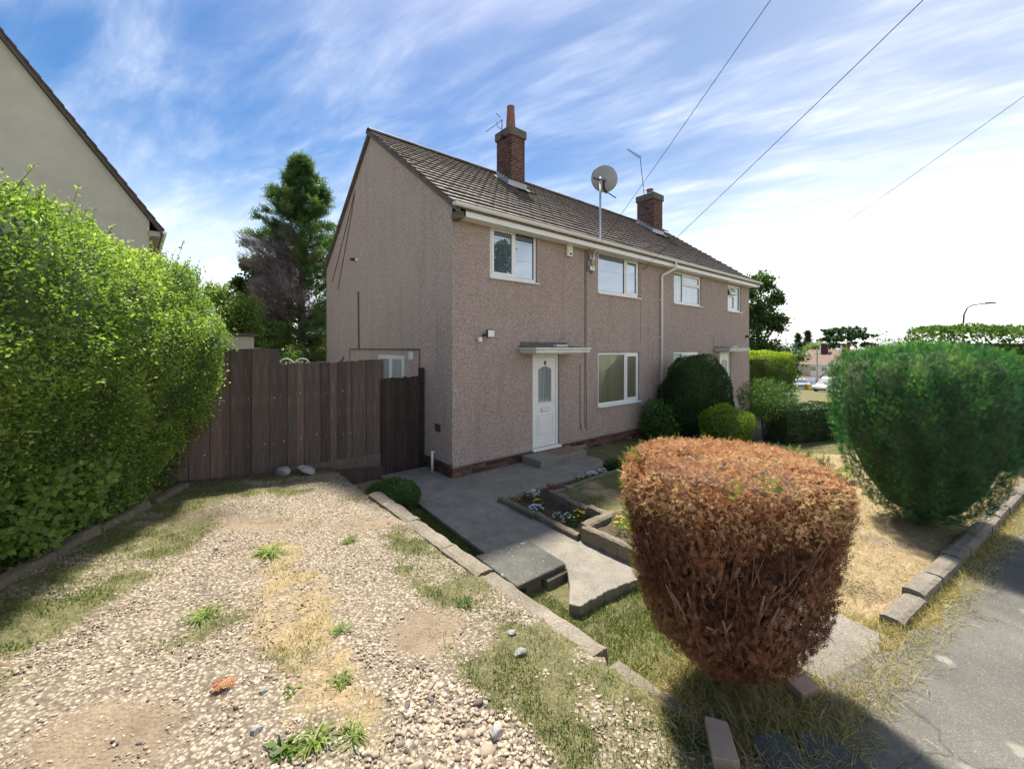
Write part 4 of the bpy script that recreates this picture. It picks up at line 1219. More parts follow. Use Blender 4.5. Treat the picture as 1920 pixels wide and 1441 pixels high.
# kerb wall between the drive and the garden path
KW = thing('kerb_wall', 'low lichen-spotted concrete kerb wall running along the gravel drive', 'low wall', (CX, CY, 0), HROT)
segs = [(-.88, -2.1, .40, -1.80), (-2.105, -2.95, .405, -1.815), (-2.96, -3.58, .42, -1.825), (-3.62, -4.88, .425, -1.83), (-4.98, -6.05, .435, -1.85)]
for i, (ta, tb, ztop, sc0) in enumerate(segs):
    L = ta - tb
    block_mesh(L - .008, .185, .42, 40 + i, max(6, int(L * 12)), .009).build('block', M['kerb'], KW, loc=(sc0, (ta + tb) / 2, ztop - .42), rot=(0, .02 * (i % 2), math.pi / 2 + (.012, -.01, .015, 0, .01)[i]))
# front boundary blocks along the pavement
BW = thing('boundary_wall', 'row of low worn concrete blocks edging the lawn along the pavement', 'low wall', (CX, CY, 0), HROT)
sx = -.03; i = 0
lens = [.55, .50, .62, .40, .45, .6, .5, .62, .45, .6, .5, .55, .6, .5]
for L in lens:
    sm = sx + L / 2
    ta = edge_t(sm) + .04 + (.004 if i % 2 else -.003)
    w = L2W(sm, ta)
    z = T1(*w)
    mt = M['block']
    block_mesh(L - .012, .14, .34, 70 + i, 10, .006).build('block', mt, BW, loc=(sm, ta, z - .245 + rf.uniform(-.008, .012)), rot=(0, .035, math.atan(-.115) + rf.uniform(-.008, .008)))
    sx += L; i += 1
# crumbling kerb under the left hedge
HK = thing('hedge_kerb', 'crumbling half-buried concrete kerb along the foot of the tall hedge', 'kerb')
y = 2.2; i = 0
while y < 5.5:
    L = rf.uniform(.5, .8)
    xx = -4.0 - .26 * (y + L/2 - 3.2) + .02
    block_mesh(L - .02, .14, .25, 90 + i, 8, .016).build('block', M['stone'], HK, loc=(xx + rf.uniform(-.03, .03), y + L/2, T1(xx, y + L/2) - .19), rot=(rf.uniform(-.1, .1), rf.uniform(-.04, .04), math.atan2(1, -.26) + rf.uniform(-.04, .04)))
    y += L + (.12 if i == 3 else .0); i += 1

# slab laid over the path, on two supports
SLB = thing('stone_slab', 'dark square slab with white lichen spots lying on the path edge', 'slab', (CX, CY, 0), HROT)
so_ = MB().prism([(-1.36, -3.48), (-.66, -3.49), (-.62, -2.80), (-1.34, -2.72)], .0, .055).build('slab', M['slab'], SLB, bevel=.008)
so_.location = (0, 0, .02)
bx('support', M['stone'], SLB, -1.22, -1.0, -3.46, -3.1, -.16, .0185, bevel=.01)
bx('support', M['stone'], SLB, -.99, -.63, -3.53, -3.0, -.16, .012, bevel=.01)

# flower bed edging stones
BE = thing('flower_bed_edging', 'rough stone edging around the sunken flower bed beside the path', 'edging', (CX, CY, 0), HROT)
i = 0
def stones(pts, W, Hh, zb, mat=M['stone'], lens_=(.35, .65)):
    global i
    for (a, b) in zip(pts[:-1], pts[1:]):
        d = math.hypot(b[0]-a[0], b[1]-a[1]); n = max(1, round(d / rf.uniform(*lens_)))
        for k in range(n):
            u = (k + .5) / n; L = d / n
            block_mesh(L + .01, W * rf.uniform(.85, 1.1), Hh, 200 + i, 8, .016).build('stone', mat, BE, loc=(a[0] + (b[0]-a[0]) * u, a[1] + (b[1]-a[1]) * u, zb + rf.uniform(-.012, .012)), rot=(rf.uniform(-.08, .08), rf.uniform(-.03, .03), math.atan2(b[1]-a[1], b[0]-a[0]) + rf.uniform(-.03, .03)))
            i += 1
stones([(.0, -1.46), (-.02, -3.12)], .10, .20, -.11)
stones([(.62, -1.95), (.60, -3.15)], .13, .34, -.16)
stones([(.62, -1.93), (2.5, -1.86)], .10, .2, -.05)
stones([(.0, -3.16), (.64, -3.14)], .14, .36, -.15)
stones([(-.0, -3.18), (.02, -4.25)], .12, .36, -.16)
stones([(.03, -1.48), (.9, -1.50)], .09, .16, -.11)

# slates and brick pieces by the pavement
M['slate'] = concrete('dark_slate', (.06, .066, .062), (.11, .12, .112), 0, 7, .85)
def flag(label, px, py, z, poly, rz, cat='slate', mat=None, th=.02, group=None, name='slate_piece'):
    p = atz(px, py, z)
    o = MB().prism(poly, 0, th).build(name, mat or M['slate'], None, bevel=.004, loc=(p[0], p[1], T1(*p) + .03), rot=(.03, -.04, rz))
    tag(o, label, cat, group)
flag('dark slate with rounded end at the bottom edge, left of two', 1450, 1432, .44, [(-.10, -.2), (.09, -.2), (.095, .02), (.03, .07), (-.06, .06), (-.10, .01)], .3)
flag('dark broken slate beside the pavement, right of two', 1535, 1430, .44, [(-.09, -.16), (.13, -.2), (.15, -.02), (.05, .04), (-.08, .05)], -.2)
flag('pink half brick lying in straw beneath the brown bush', 1505, 1312, .44, [(-.075, -.05), (.075, -.05), (.075, .05), (-.06, .055)], .35, 'brick', simple('pink_brick', (.36, .23, .17), (.45, .30, .23), 9, .9, bump=.4), .06, name='loose_brick')
flag('weathered broken brick at the very end of the kerb wall', 1350, 1425, .44, [(-.06, -.11), (.055, -.11), (.06, .09), (-.04, .11)], -.2, 'brick', simple('buff_brick', (.30, .22, .16), (.38, .29, .22), 9, .9, bump=.4), .055, name='loose_brick')

# ================================================================== FOLIAGE GENERATORS
def unit(a): return a / np.maximum(np.linalg.norm(a, axis=1, keepdims=True), 1e-9)
def leaf_quads(P, D, Nn, L, W, curl=.12):
    """diamond leaves: base P, direction D, normal hint Nn, length L, width W -> V,F"""
    n = len(P)
    D = unit(D); S = unit(np.cross(D, Nn)); U = np.cross(S, D)
    L = np.broadcast_to(L, n)[:, None]; W = np.broadcast_to(W, n)[:, None]
    a = P; b = P + D * L * .45 + S * W * .5 + U * L * curl * .5; c = P + D * L - U * L * curl; d = P + D * L * .45 - S * W * .5 + U * L * curl * .5
    V = np.stack([a, b, c, d], 1).reshape(-1, 3)
    F = np.arange(4 * n).reshape(n, 4)
    return V, F
def spray_template(n_side, L=1.0, W=.34, leaf=.10):
    """a flat feathery spray: axis plus side leaflets, in the xy plane, pointing +y"""
    q = []
    def quad(p, d, l, w):
        d = np.array(d) / np.linalg.norm(d); s = np.array([d[1], -d[0]])
        p = np.array(p); q.append([p, p + d*l*.5 + s*w/2, p + d*l, p + d*l*.5 - s*w/2])
    quad((0, 0), (0, 1), L, leaf * .8)
    for k in range(n_side):
        y = L * (.12 + .78 * k / n_side); ll = W * (1.1 - .6 * k / n_side)
        sg = 1 if k % 2 else -1
        quad((0, y), (sg * .9, .8), ll, leaf)
    return np.array(q).reshape(-1, 2)
def sprays(P, D, Nn, L, tmpl):
    n, m = len(P), len(tmpl)
    D = unit(D); S = unit(np.cross(D, Nn)); U = np.cross(S, D)
    L = np.broadcast_to(L, n)[:, None, None]
    bend = -(tmpl[:, 1] ** 2) * .25
    V = P[:, None] + (S[:, None] * tmpl[None, :, 0:1] + D[:, None] * tmpl[None, :, 1:2] + U[:, None] * bend[None, :, None]) * L
    return V.reshape(-1, 3), np.arange(n * m).reshape(-1, 4)
def stick_mesh(A, B, r0, r1):
    """many thin three-sided tapered sticks from A to B"""
    n = len(A); D = unit(B - A); S = unit(np.cross(D, np.tile([.31, .55, .77], (n, 1)))); U = np.cross(S, D)
    V = []
    for (Pp, r) in ((A, r0), (B, r1)):
        r = np.broadcast_to(r, n)[:, None]
        for k in range(3):
            a = 2 * math.pi * k / 3
            V.append(Pp + (S * math.cos(a) + U * math.sin(a)) * r)
    V = np.stack(V, 1).reshape(-1, 3)
    b = (np.arange(n) * 6)[:, None]
    F = np.concatenate([b + np.array([[k, (k+1) % 3, 3 + (k+1) % 3, 3 + k]]) for k in range(3)])
    return V, F
def rep(a, k): return np.repeat(a, k)

# ================================================================== TALL LEFT HEDGE
rng = np.random.default_rng(11)
HD = thing('tall_hedge', 'tall leafy green hedge filling the left side beside the drive', 'hedge')
prof = np.array([(-1.5, .3), (-.25, .34), (.0, .9), (.22, 1.5), (.42, 2.05), (.60, 2.65), (.48, 3.2), (.15, 3.62), (-.35, 3.86), (-.9, 3.92), (-1.5, 3.7)])
pl_ = np.r_[0, np.cumsum(np.hypot(*np.diff(prof, axis=0).T))]
def hedge_pt(y, u, inset=0.0):
    q = u * pl_[-1]
    px_ = np.interp(q, pl_, prof[:, 0]); pz = np.interp(q, pl_, prof[:, 1])
    q2 = np.minimum(q + .02, pl_[-1]); q1 = np.maximum(q - .02, 0)
    tx = np.interp(q2, pl_, prof[:, 0]) - np.interp(q1, pl_, prof[:, 0]); tz = np.interp(q2, pl_, prof[:, 1]) - np.interp(q1, pl_, prof[:, 1])
    nl = np.hypot(tx, tz) + 1e-9
    nx, nz = tz / nl, -tx / nl
    base = -4.0 - .26 * (y - 3.2)
    endf = ss(y, 6.9, 5.9)                                  # rounds off past the fence
    X = base + (px_ + 1.5) * (.35 + .65 * endf) - 1.5
    P = np.stack([X, y, pz * (.84 + .13 * endf) + .1 * (vnoise(np.stack([y, y * 0], 1), .9, 3) - .5)], 1)
    Nn = np.stack([nx, np.zeros_like(nx), nz], 1)
    dsp = (fbm(P, 1.3, 7) - .5) * .55 + (fbm(P, 4.0, 8) - .5) * .32 - .05
    return P + Nn * (dsp - inset)[:, None], Nn
# inner mass
yy = np.linspace(1.4, 6.6, 60); uu = np.linspace(0, 1, 40)
Yg, Ug = np.meshgrid(yy, uu)
Pc, _ = hedge_pt(Yg.ravel(), Ug.ravel(), .15)
ii = np.arange(60 * 40).reshape(40, 60)
fast_mesh('twig_mass', Pc, np.stack([ii[:-1, :-1].ravel(), ii[:-1, 1:].ravel(), ii[1:, 1:].ravel(), ii[1:, :-1].ravel()], 1), M['privcore'], smooth=True, parent=HD)
n = 150000
y = rng.uniform(1.7, 6.65, n); u = rng.uniform(.08, .97, n)
P, Nn = hedge_pt(y, u, rng.gamma(1.6, .06, n) - .05)
hol = rng.random(n) < .50 + .50 * ss(fbm(P, 3.4, 55), .36, .52)
y, u, P, Nn = y[hol], u[hol], P[hol], Nn[hol]; n = len(P)
sh = rng.random(n) < .045                                   # long shoots standing out of the clipped face
P = P + Nn * np.where(sh, rng.uniform(0, .16, n), 0)[:, None]
D = Nn * .75 + rng.normal(size=(n, 3)) * .75 + np.array([0, 0, .35])
L = rng.uniform(.022, .046, n)
V, F = leaf_quads(P, D, Nn * .5 + rng.normal(size=(n, 3)) * .6 + np.array([0, 0, .6]), L, L * .55)
cl_ = fbm(P, 2.2, 19)
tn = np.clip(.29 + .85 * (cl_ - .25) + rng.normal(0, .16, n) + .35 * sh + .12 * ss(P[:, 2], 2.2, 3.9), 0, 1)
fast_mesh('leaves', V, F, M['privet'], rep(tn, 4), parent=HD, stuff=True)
# shoots against the sky
n = 170
y = rng.uniform(2.6, 6.4, n); u = rng.uniform(.55, .9, n)
P, Nn = hedge_pt(y, u, .05)
Q = P + (Nn * .6 + np.array([0, 0, 1.0]) + rng.normal(size=(n, 3)) * .35) * rng.uniform(.06, .20, n)[:, None]
V, F = stick_mesh(P, Q, .004, .0015)
fast_mesh('shoots', V, F, M['bark'], parent=HD, stuff=True)
lv = []; tn = []
k = rng.integers(0, n, 2400); w = rng.uniform(.25, 1.05, 2400)
PP = P[k] + (Q[k] - P[k]) * w[:, None]
DD = rng.normal(size=(2400, 3)) + np.array([0, 0, .7]); LL = rng.uniform(.025, .045, 2400)
V, F = leaf_quads(PP, DD, rng.normal(size=(2400, 3)), LL, LL * .5)
fast_mesh('shoot_leaves', V, F, M['privet'], rep(np.clip(rng.normal(.72, .18, 2400), 0, 1), 4), parent=HD, stuff=True)
# lower bramble-like larger leaves at the foot
n = 2600
y = rng.uniform(2.0, 4.2, n); u = rng.uniform(.26, .36, n)
P, Nn = hedge_pt(y, u, rng.uniform(-.12, .05, n))
L = rng.uniform(.05, .085, n)
V, F = leaf_quads(P, Nn * .6 + rng.normal(size=(n, 3)) * .7, Nn + np.array([0, 0, .8]) + rng.normal(size=(n, 3)) * .4, L, L * .75)
fast_mesh('foot_leaves', V, F, M['privet'], rep(np.clip(rng.normal(.5, .16, n), 0, 1), 4), parent=HD, stuff=True)

# ================================================================== ROUND BUSHES
def revolve_pts(n, prof, rng, top_bias=0):
    """random points on a lathe profile [(r,z)...] with outward normals (area weighted)"""
    prof = np.array(prof, float)
    sg = np.hypot(*np.diff(prof, axis=0).T); rm = (prof[1:, 0] + prof[:-1, 0]) / 2
    w = sg * np.maximum(rm, .02); w = w / w.sum()
    k = rng.choice(len(sg), n, p=w); f = rng.random(n)
    r = prof[k, 0] * (1 - f) + prof[k + 1, 0] * f; z = prof[k, 1] * (1 - f) + prof[k + 1, 1] * f
    d = prof[k + 1] - prof[k]; d = d / np.maximum(np.linalg.norm(d, axis=1, keepdims=True), 1e-9)
    a = rng.uniform(0, 2 * math.pi, n)
    ca, sa_ = np.cos(a), np.sin(a)
    P = np.stack([r * ca, r * sa_, z], 1)
    Nn = np.stack([d[:, 1] * ca, d[:, 1] * sa_, -d[:, 0]], 1)
    return P, Nn, a
def core(name, prof, inset, mat, parent, seed=0, n=28, amp=.06):
    prof = [(max(0.001, r - inset), z) for r, z in prof]
    zc = np.mean([z for _, z in prof])
    prof = [(r, z + (inset if z < zc else -inset) * .6) for r, z in prof]
    mb = MB().lathe(prof, (0, 0, 0), n)
    V = np.array(mb.v); q = (fbm(V, 3.0, seed) - .5) * amp
    V = V + unit(V - np.array([0, 0, zc])) * q[:, None]
    mb.v = [tuple(v) for v in V]
    return mb.build(name, mat, parent, smooth=True)

# ---- clipped dead bush in the foreground
rng = np.random.default_rng(5)
bxp, byp = 1.27, 2.43
DB = thing('dead_bush', 'clipped conifer bush with dead brown sides and orange top beside the path', 'bush', (bxp, byp, .42))
dprof = [(.05, .14), (.22, .17), (.37, .28), (.475, .50), (.54, .80), (.575, 1.06), (.59, 1.22), (.575, 1.31), (.50, 1.36), (.30, 1.395), (.02, 1.41)]
MB().tube([(0, 0, -.15), (.01, .0, .1), (0, .02, .4), (.02, 0, .9)], [.07, .055, .045, .03], 8).build('trunk', M['bark'], DB)
core('twig_mass', dprof, .13, M['darktwig'], DB, 5, 30, .05)
tm5 = spray_template(6, 1, .36, .085); tm7 = spray_template(8, 1, .42, .10)
n = 17000
P, Nn, a = revolve_pts(n, dprof[:8], rng)
hole = fbm(P, 5.5, 44)                                        # bald patches where the inner stems show
keep = (hole + rng.normal(0, .08, n)) > (.47 * np.clip(np.cos(a + 1.75), 0, 1) * ss(P[:, 2], .5, .7) * (1 - ss(P[:, 2], 1.0, 1.2)))
P, Nn = P[keep], Nn[keep]; n = len(P)
P = P + Nn * ((fbm(P, 7, 3) - .5) * .11 - rng.gamma(1.5, .025, n))[:, None]
D = Nn * .40 + np.array([0, 0, 1.0]) + rng.normal(size=(n, 3)) * .42
V, F = sprays(P, D, Nn + rng.normal(size=(n, 3)) * .7, rng.uniform(.028, .060, n), tm5)
side = fbm(P, 4, 13)
tn = np.clip(.42 + 1.1 * (side - .5) + rng.normal(0, .2, n), 0, .95)
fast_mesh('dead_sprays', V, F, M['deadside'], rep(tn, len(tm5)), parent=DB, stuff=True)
n = 5200
P, Nn, a = revolve_pts(n, dprof[1:8], rng)
P = P - Nn * rng.uniform(.06, .105, n)[:, None]
V, F = sprays(P, Nn * .5 + np.array([0, 0, .9]) + rng.normal(size=(n, 3)) * .6, Nn + rng.normal(size=(n, 3)) * .5, rng.uniform(.05, .09, n), tm5)
fast_mesh('inner_sprays', V, F, M['deadside'], rep(np.clip(rng.normal(.25, .18, n), 0, 1), len(tm5)), parent=DB, stuff=True)
# bare stems fanning up through the sides
n = 520
P, Nn, a = revolve_pts(n, dprof[3:8], rng)
Bq = P + Nn * (rng.uniform(-.09, .012, n))[:, None]
ln = np.minimum(rng.uniform(.05, .24, n) * np.where(rng.random(n) < .10, 1.5, 1), np.maximum(P[:, 2] - .28, .05))
A_ = Bq - (np.stack([Nn[:, 0] * .32, Nn[:, 1] * .32, np.ones(n)], 1) + rng.normal(size=(n, 3)) * np.array([.16, .16, .1])) * ln[:, None]
dp_ = np.array(dprof); ra = np.hypot(A_[:, 0], A_[:, 1]); lim = np.interp(A_[:, 2], dp_[:8, 1], dp_[:8, 0]) * .9
A_[:, :2] *= (np.minimum(ra, lim) / np.maximum(ra, 1e-6))[:, None]
V, F = stick_mesh(A_, Bq, rng.uniform(.0025, .006, n), .0012)
fast_mesh('bare_stems', V, F, M['twig'], parent=DB, stuff=True)
st_ = MB(); rr = random.Random(4)
for k in range(26):                                            # the thick stubs that stand clear of the face
    a0 = rr.uniform(-2.6, -.6); z = rr.uniform(.45, 1.05); r1 = .53 + .02 * rr.random()
    hgt = rr.uniform(.12, .34)
    rb_ = min(r1 - .15, float(np.interp(z, [q[1] for q in dprof[:8]], [q[0] for q in dprof[:8]])) - .08)
    p0 = Vector((math.cos(a0) * rb_, math.sin(a0) * rb_, z)); p1 = Vector((math.cos(a0 + rr.uniform(-.12, .12)) * r1, math.sin(a0) * r1, z + hgt))
    o = MB().tube([p0, p0.lerp(p1, .5) + Vector((0, 0, .02)), p1], [.010, .008, .004], 6).build('stem', M['twig'], DB, smooth=True)
    if k % 2 == 0:
        p2 = p0.lerp(p1, .55); p3 = p2 + Vector((math.cos(a0 + .6) * .05, math.sin(a0 + .6) * .05, hgt * .35))
        MB().tube([p2, p3], [.006, .002], 5).build('side_stem', M['twig'], o)
# sunlit orange top
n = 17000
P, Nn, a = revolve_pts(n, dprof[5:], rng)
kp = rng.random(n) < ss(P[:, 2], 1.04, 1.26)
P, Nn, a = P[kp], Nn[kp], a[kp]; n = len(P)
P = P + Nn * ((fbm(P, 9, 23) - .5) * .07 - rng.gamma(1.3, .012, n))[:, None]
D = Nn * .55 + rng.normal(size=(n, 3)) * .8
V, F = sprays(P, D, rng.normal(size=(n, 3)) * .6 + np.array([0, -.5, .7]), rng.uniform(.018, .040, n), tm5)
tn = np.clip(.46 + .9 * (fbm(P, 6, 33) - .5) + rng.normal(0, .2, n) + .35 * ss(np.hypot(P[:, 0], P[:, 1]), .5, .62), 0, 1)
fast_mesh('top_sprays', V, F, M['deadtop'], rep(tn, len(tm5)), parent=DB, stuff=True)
# surviving green on the flanks and along the rim
n = 5200
P, Nn, a = revolve_pts(n, dprof[2:9], rng)
pick = (np.abs(((a - .15 + math.pi) % (2 * math.pi)) - math.pi) < .55) | ((np.abs(((a - 2.75 + math.pi) % (2 * math.pi)) - math.pi) < .35) & (rng.random(n) < .55)) | ((P[:, 2] > 1.18) & (fbm(P, 5, 71) > .60))
pick &= rng.random(n) < .8
P, Nn = P[pick], Nn[pick]; n = len(P)
P = P + Nn * rng.uniform(-.02, .025, n)[:, None]
V, F = sprays(P, Nn * .7 + np.array([0, 0, .8]) + rng.normal(size=(n, 3)) * .45, rng.normal(size=(n, 3)), rng.uniform(.03, .06, n), tm5)
fast_mesh('green_tufts', V, F, M['tuft'], rep(np.clip(rng.normal(.5, .22, n), 0, 1), len(tm5)), parent=DB, stuff=True)

# ---- big green conifer bush on the right
rng = np.random.default_rng(8)
gxp, gyp = 4.72, 4.70
gz0 = T1(gxp, gyp)
GB = thing('green_bush', 'large rounded dark green conifer bush overhanging the boundary blocks', 'bush', (gxp, gyp, gz0))
gprof = [(.05, .02), (.24, .05), (.44, .17), (.61, .42), (.74, .78), (.82, 1.15), (.85, 1.5), (.82, 1.76), (.70, 1.92), (.40, 2.02), (.02, 2.05)]
MB().tube([(0, 0, -.15), (0, 0, .5)], [.09, .07], 8).build('trunk', M['bark'], GB)
core('twig_mass', gprof, .12, M['privcore'], GB, 9, 32, .08)
n = 22500
P, Nn, a = revolve_pts(n, gprof, rng)
ridge = np.sin(a * 16 + 3.5 * fbm(P, 1.6, 2) * 3 + P[:, 2] * 1.2)     # upright plumes
P = P + Nn * ((fbm(P, 3, 3) - .5) * .16 + ridge * .038 - rng.gamma(1.5, .028, n))[:, None]
D = Nn * .55 + np.array([0, 0, .85]) + rng.normal(size=(n, 3)) * .38
V, F = sprays(P, D, Nn + rng.normal(size=(n, 3)) * .55, rng.uniform(.04, .08, n), tm5)
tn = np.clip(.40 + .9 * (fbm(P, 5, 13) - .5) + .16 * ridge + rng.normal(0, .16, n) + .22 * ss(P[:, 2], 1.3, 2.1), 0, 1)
fast_mesh('sprays', V, F, M['cypress'], rep(tn, len(tm5)), parent=GB, stuff=True)

# ---- general leafy shrubs
def shrub(name, label, x, y, prof, n, leaf, mat, seed, tint0=.5, disp=.2, dfreq=2.5, corem=None, cat='shrub', squash=(1, 1), rot=0, stems=0, inset=.15, loose=.05, group=None, wl=.55, toplight=0, z=None):
    rng = np.random.default_rng(seed)
    z = T1(x, y) if z is None else z
    o = thing(name, label, cat, (x, y, z), rot, group)
    sc = np.array([squash[0], squash[1], 1])
    if stems:
        rs = random.Random(seed)
        hh = prof[-1][1]
        for k in range(stems):
            a0 = rs.uniform(0, 6.28); r = max(p[0] for p in prof) * rs.uniform(.3, .75)
            MB().tube([(math.cos(a0) * .05, math.sin(a0) * .05, -.05), (math.cos(a0) * r * .35, math.sin(a0) * r * .35, hh * .35), (math.cos(a0) * r, math.sin(a0) * r, hh * .75)], [.016, .012, .005], 5).build('stem', M['bark'], o)
    else:
        MB().tube([(0, 0, -.1), (0, 0, prof[-1][1] * .5)], [.05, .03], 6).build('stem', M['bark'], o)
    if corem:
        c = core('twig_mass', prof, inset, corem, o, seed, 24, disp * .7); c.scale = (squash[0], squash[1], 1)
    P, Nn, a = revolve_pts(n, prof, rng)
    P = (P + Nn * ((fbm(P + seed, dfreq, seed) - .5) * disp * 2 - rng.gamma(1.4, loose, n))[:, None]) * sc
    D = Nn * .7 + rng.normal(size=(n, 3)) * .7 + np.array([0, 0, .35])
    L = leaf * rng.uniform(.65, 1.25, n)
    V, F = leaf_quads(P, D, Nn * .4 + rng.normal(size=(n, 3)) * .6 + np.array([0, 0, .6]), L, L * wl)
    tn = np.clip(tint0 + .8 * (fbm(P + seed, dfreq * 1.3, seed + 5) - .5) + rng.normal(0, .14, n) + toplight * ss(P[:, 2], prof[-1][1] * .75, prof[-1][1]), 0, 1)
    fast_mesh('leaves', V, F, mat, rep(tn, 4), parent=o, stuff=True)
    return o
def dome(r, h, low=.05, k=.75):
    return [(r * .25, low), (r * .7, low + .02), (r * .93, h * .22), (r, h * .45), (r * .96, h * .66), (r * .8, h * .84), (r * .52, h * .95), (.02, h)]
shrub('small_bush', 'small bright green round bush in front of the side gate', *L2W(-1.38, -.55), dome(.40, .46), 9000, .035, M['shrub'], 3, .62, .07, 4, M['privcore'], 'bush', inset=.07, loose=.03, stems=0, wl=.35, toplight=.2)
X5, Y5 = 5.24, 11.62
shrub('round_bush', 'dark clipped round bush against the house beside the downpipe', X5, Y5, dome(.95, 2.40), 26000, .05, M['darkshrub'], 14, .46, .20, 1.9, M['privcore'], 'bush', inset=.14, loose=.04, toplight=.25)
shrub('leafy_shrub', 'loose light green shrub under the ground floor window corner', *L2W(6.25, -.55), dome(.50, 1.10), 2600, .075, M['shrub'], 25, .66, .34, 3.2, None, inset=.16, loose=.09, stems=9)
a_ = atd(1362, 800, 10.3); shrub('yellow_shrub', 'low yellow-green shrub left of the arching shrub', a_.x, a_.y, dome(.62, .92), 7500, .048, M['lime'], 33, .42, .24, 3, M['privcore'], inset=.14, loose=.04, toplight=.3)
a_ = atd(1436, 812, 10.9); shrub('arching_shrub', 'open arching green shrub with bare pale stems behind the brown bush', a_.x, a_.y, [(.12, .45), (.42, .6), (.68, .85), (.76, 1.1), (.66, 1.35), (.4, 1.52), (.05, 1.6)], 6800, .05, M['shrub'], 41, .66, .2, 2.6, None, stems=14, loose=.14, wl=.4)
# dark low hedge across the neighbouring front garden
def box_hedge(name, label, p0, p1, w, h, n, leaf, mat, corem, seed, tint0, toplight=0, top_mat=None, z=None, taper=.9):
    rng = np.random.default_rng(seed)
    p0 = np.array(p0, float); p1 = np.array(p1, float); L = np.linalg.norm(p1 - p0); ang_ = math.atan2(p1[1]-p0[1], p1[0]-p0[0])
    c = (p0 + p1) / 2; z = T1(*c) if z is None else z
    slope = 0 if z is None else (T1(*p1) - T1(*p0)) / L
    o = thing(name, label, 'hedge', (c[0], c[1], z), ang_)
    pr = np.array([(-w/2*taper, 0), (-w/2, h*.35), (-w/2*.97, h*.85), (-w/2*.8, h), (w/2*.8, h), (w/2*.97, h*.85), (w/2, h*.35), (w/2*taper, 0)])
    cl = np.r_[0, np.cumsum(np.hypot(*np.diff(pr, axis=0).T))]
    mb = MB(); mb.prism([(p[0]*.8, p[1]*.9) for p in pr][::-1], -L/2 + .08, L/2 - .08, 'x'); mb.build('twig_mass', corem, o)
    q = rng.uniform(0, cl[-1], n); x = rng.uniform(-L/2, L/2, n)
    y = np.interp(q, cl, pr[:, 0]); zz = np.interp(q, cl, pr[:, 1])
    e = rng.random(n) < w / (w + L) * .8
    x = np.where(e, np.sign(rng.random(n) - .5) * L/2, x); y = np.where(e, rng.uniform(-w/2, w/2, n), y); zz = np.where(e, rng.uniform(0, h, n), zz)
    P = np.stack([x, y, zz + slope * x], 1); N0 = unit(np.stack([np.where(e, np.sign(x), 0), np.where(e, 0, y / w), np.where(zz > h * .97, 1.2, .1)], 1))
    P = P + N0 * ((fbm(P + seed, 2.5, seed) - .5) * .2 - rng.gamma(1.4, .03, n))[:, None]
    Lf = leaf * rng.uniform(.7, 1.25, n)
    V, F = leaf_quads(P, N0 * .7 + rng.normal(size=(n, 3)) * .7 + np.array([0, 0, .3]), rng.normal(size=(n, 3)) * .6 + N0 * .4 + np.array([0, 0, .6]), Lf, Lf * .55)
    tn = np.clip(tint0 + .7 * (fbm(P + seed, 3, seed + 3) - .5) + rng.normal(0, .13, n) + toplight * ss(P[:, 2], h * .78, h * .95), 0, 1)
    fast_mesh('leaves', V, F, mat, rep(tn, 4), parent=o, stuff=True)
    return o
a0 = atd(1452, 850, 10.6); a1 = atd(1600, 850, 11.6)
box_hedge('low_hedge', 'dark low clipped hedge crossing the lawn behind the brown bush', (a0.x, a0.y), (a1.x, a1.y), .7, .95, 12000, .045, M['darkshrub'], M['privcore'], 51, .36, .1)
a0 = atd(1424, 700, 17.6); a1 = atd(1460, 700, 18.6)
box_hedge('lime_hedge', 'tall square hedge with lime green top beyond the end of the house', (a0.x - .4, a0.y), (a1.x, a1.y), 1.5, 2.75, 15000, .07, M['lime'], M['privcore'], 52, .05, .75, z=-.5)
# leafy light hedge behind the big green bush
a0 = atd(1735, 700, 8.6); a1 = atd(2150, 700, 7.4)
box_hedge('street_hedge', 'bright leafy hedge rising behind the big green bush', (a0.x, a0.y), (a1.x, a1.y), 1.8, 2.75, 30000, .065, M['shrub'], M['privcore'], 53, .62, .3, z=0.05)

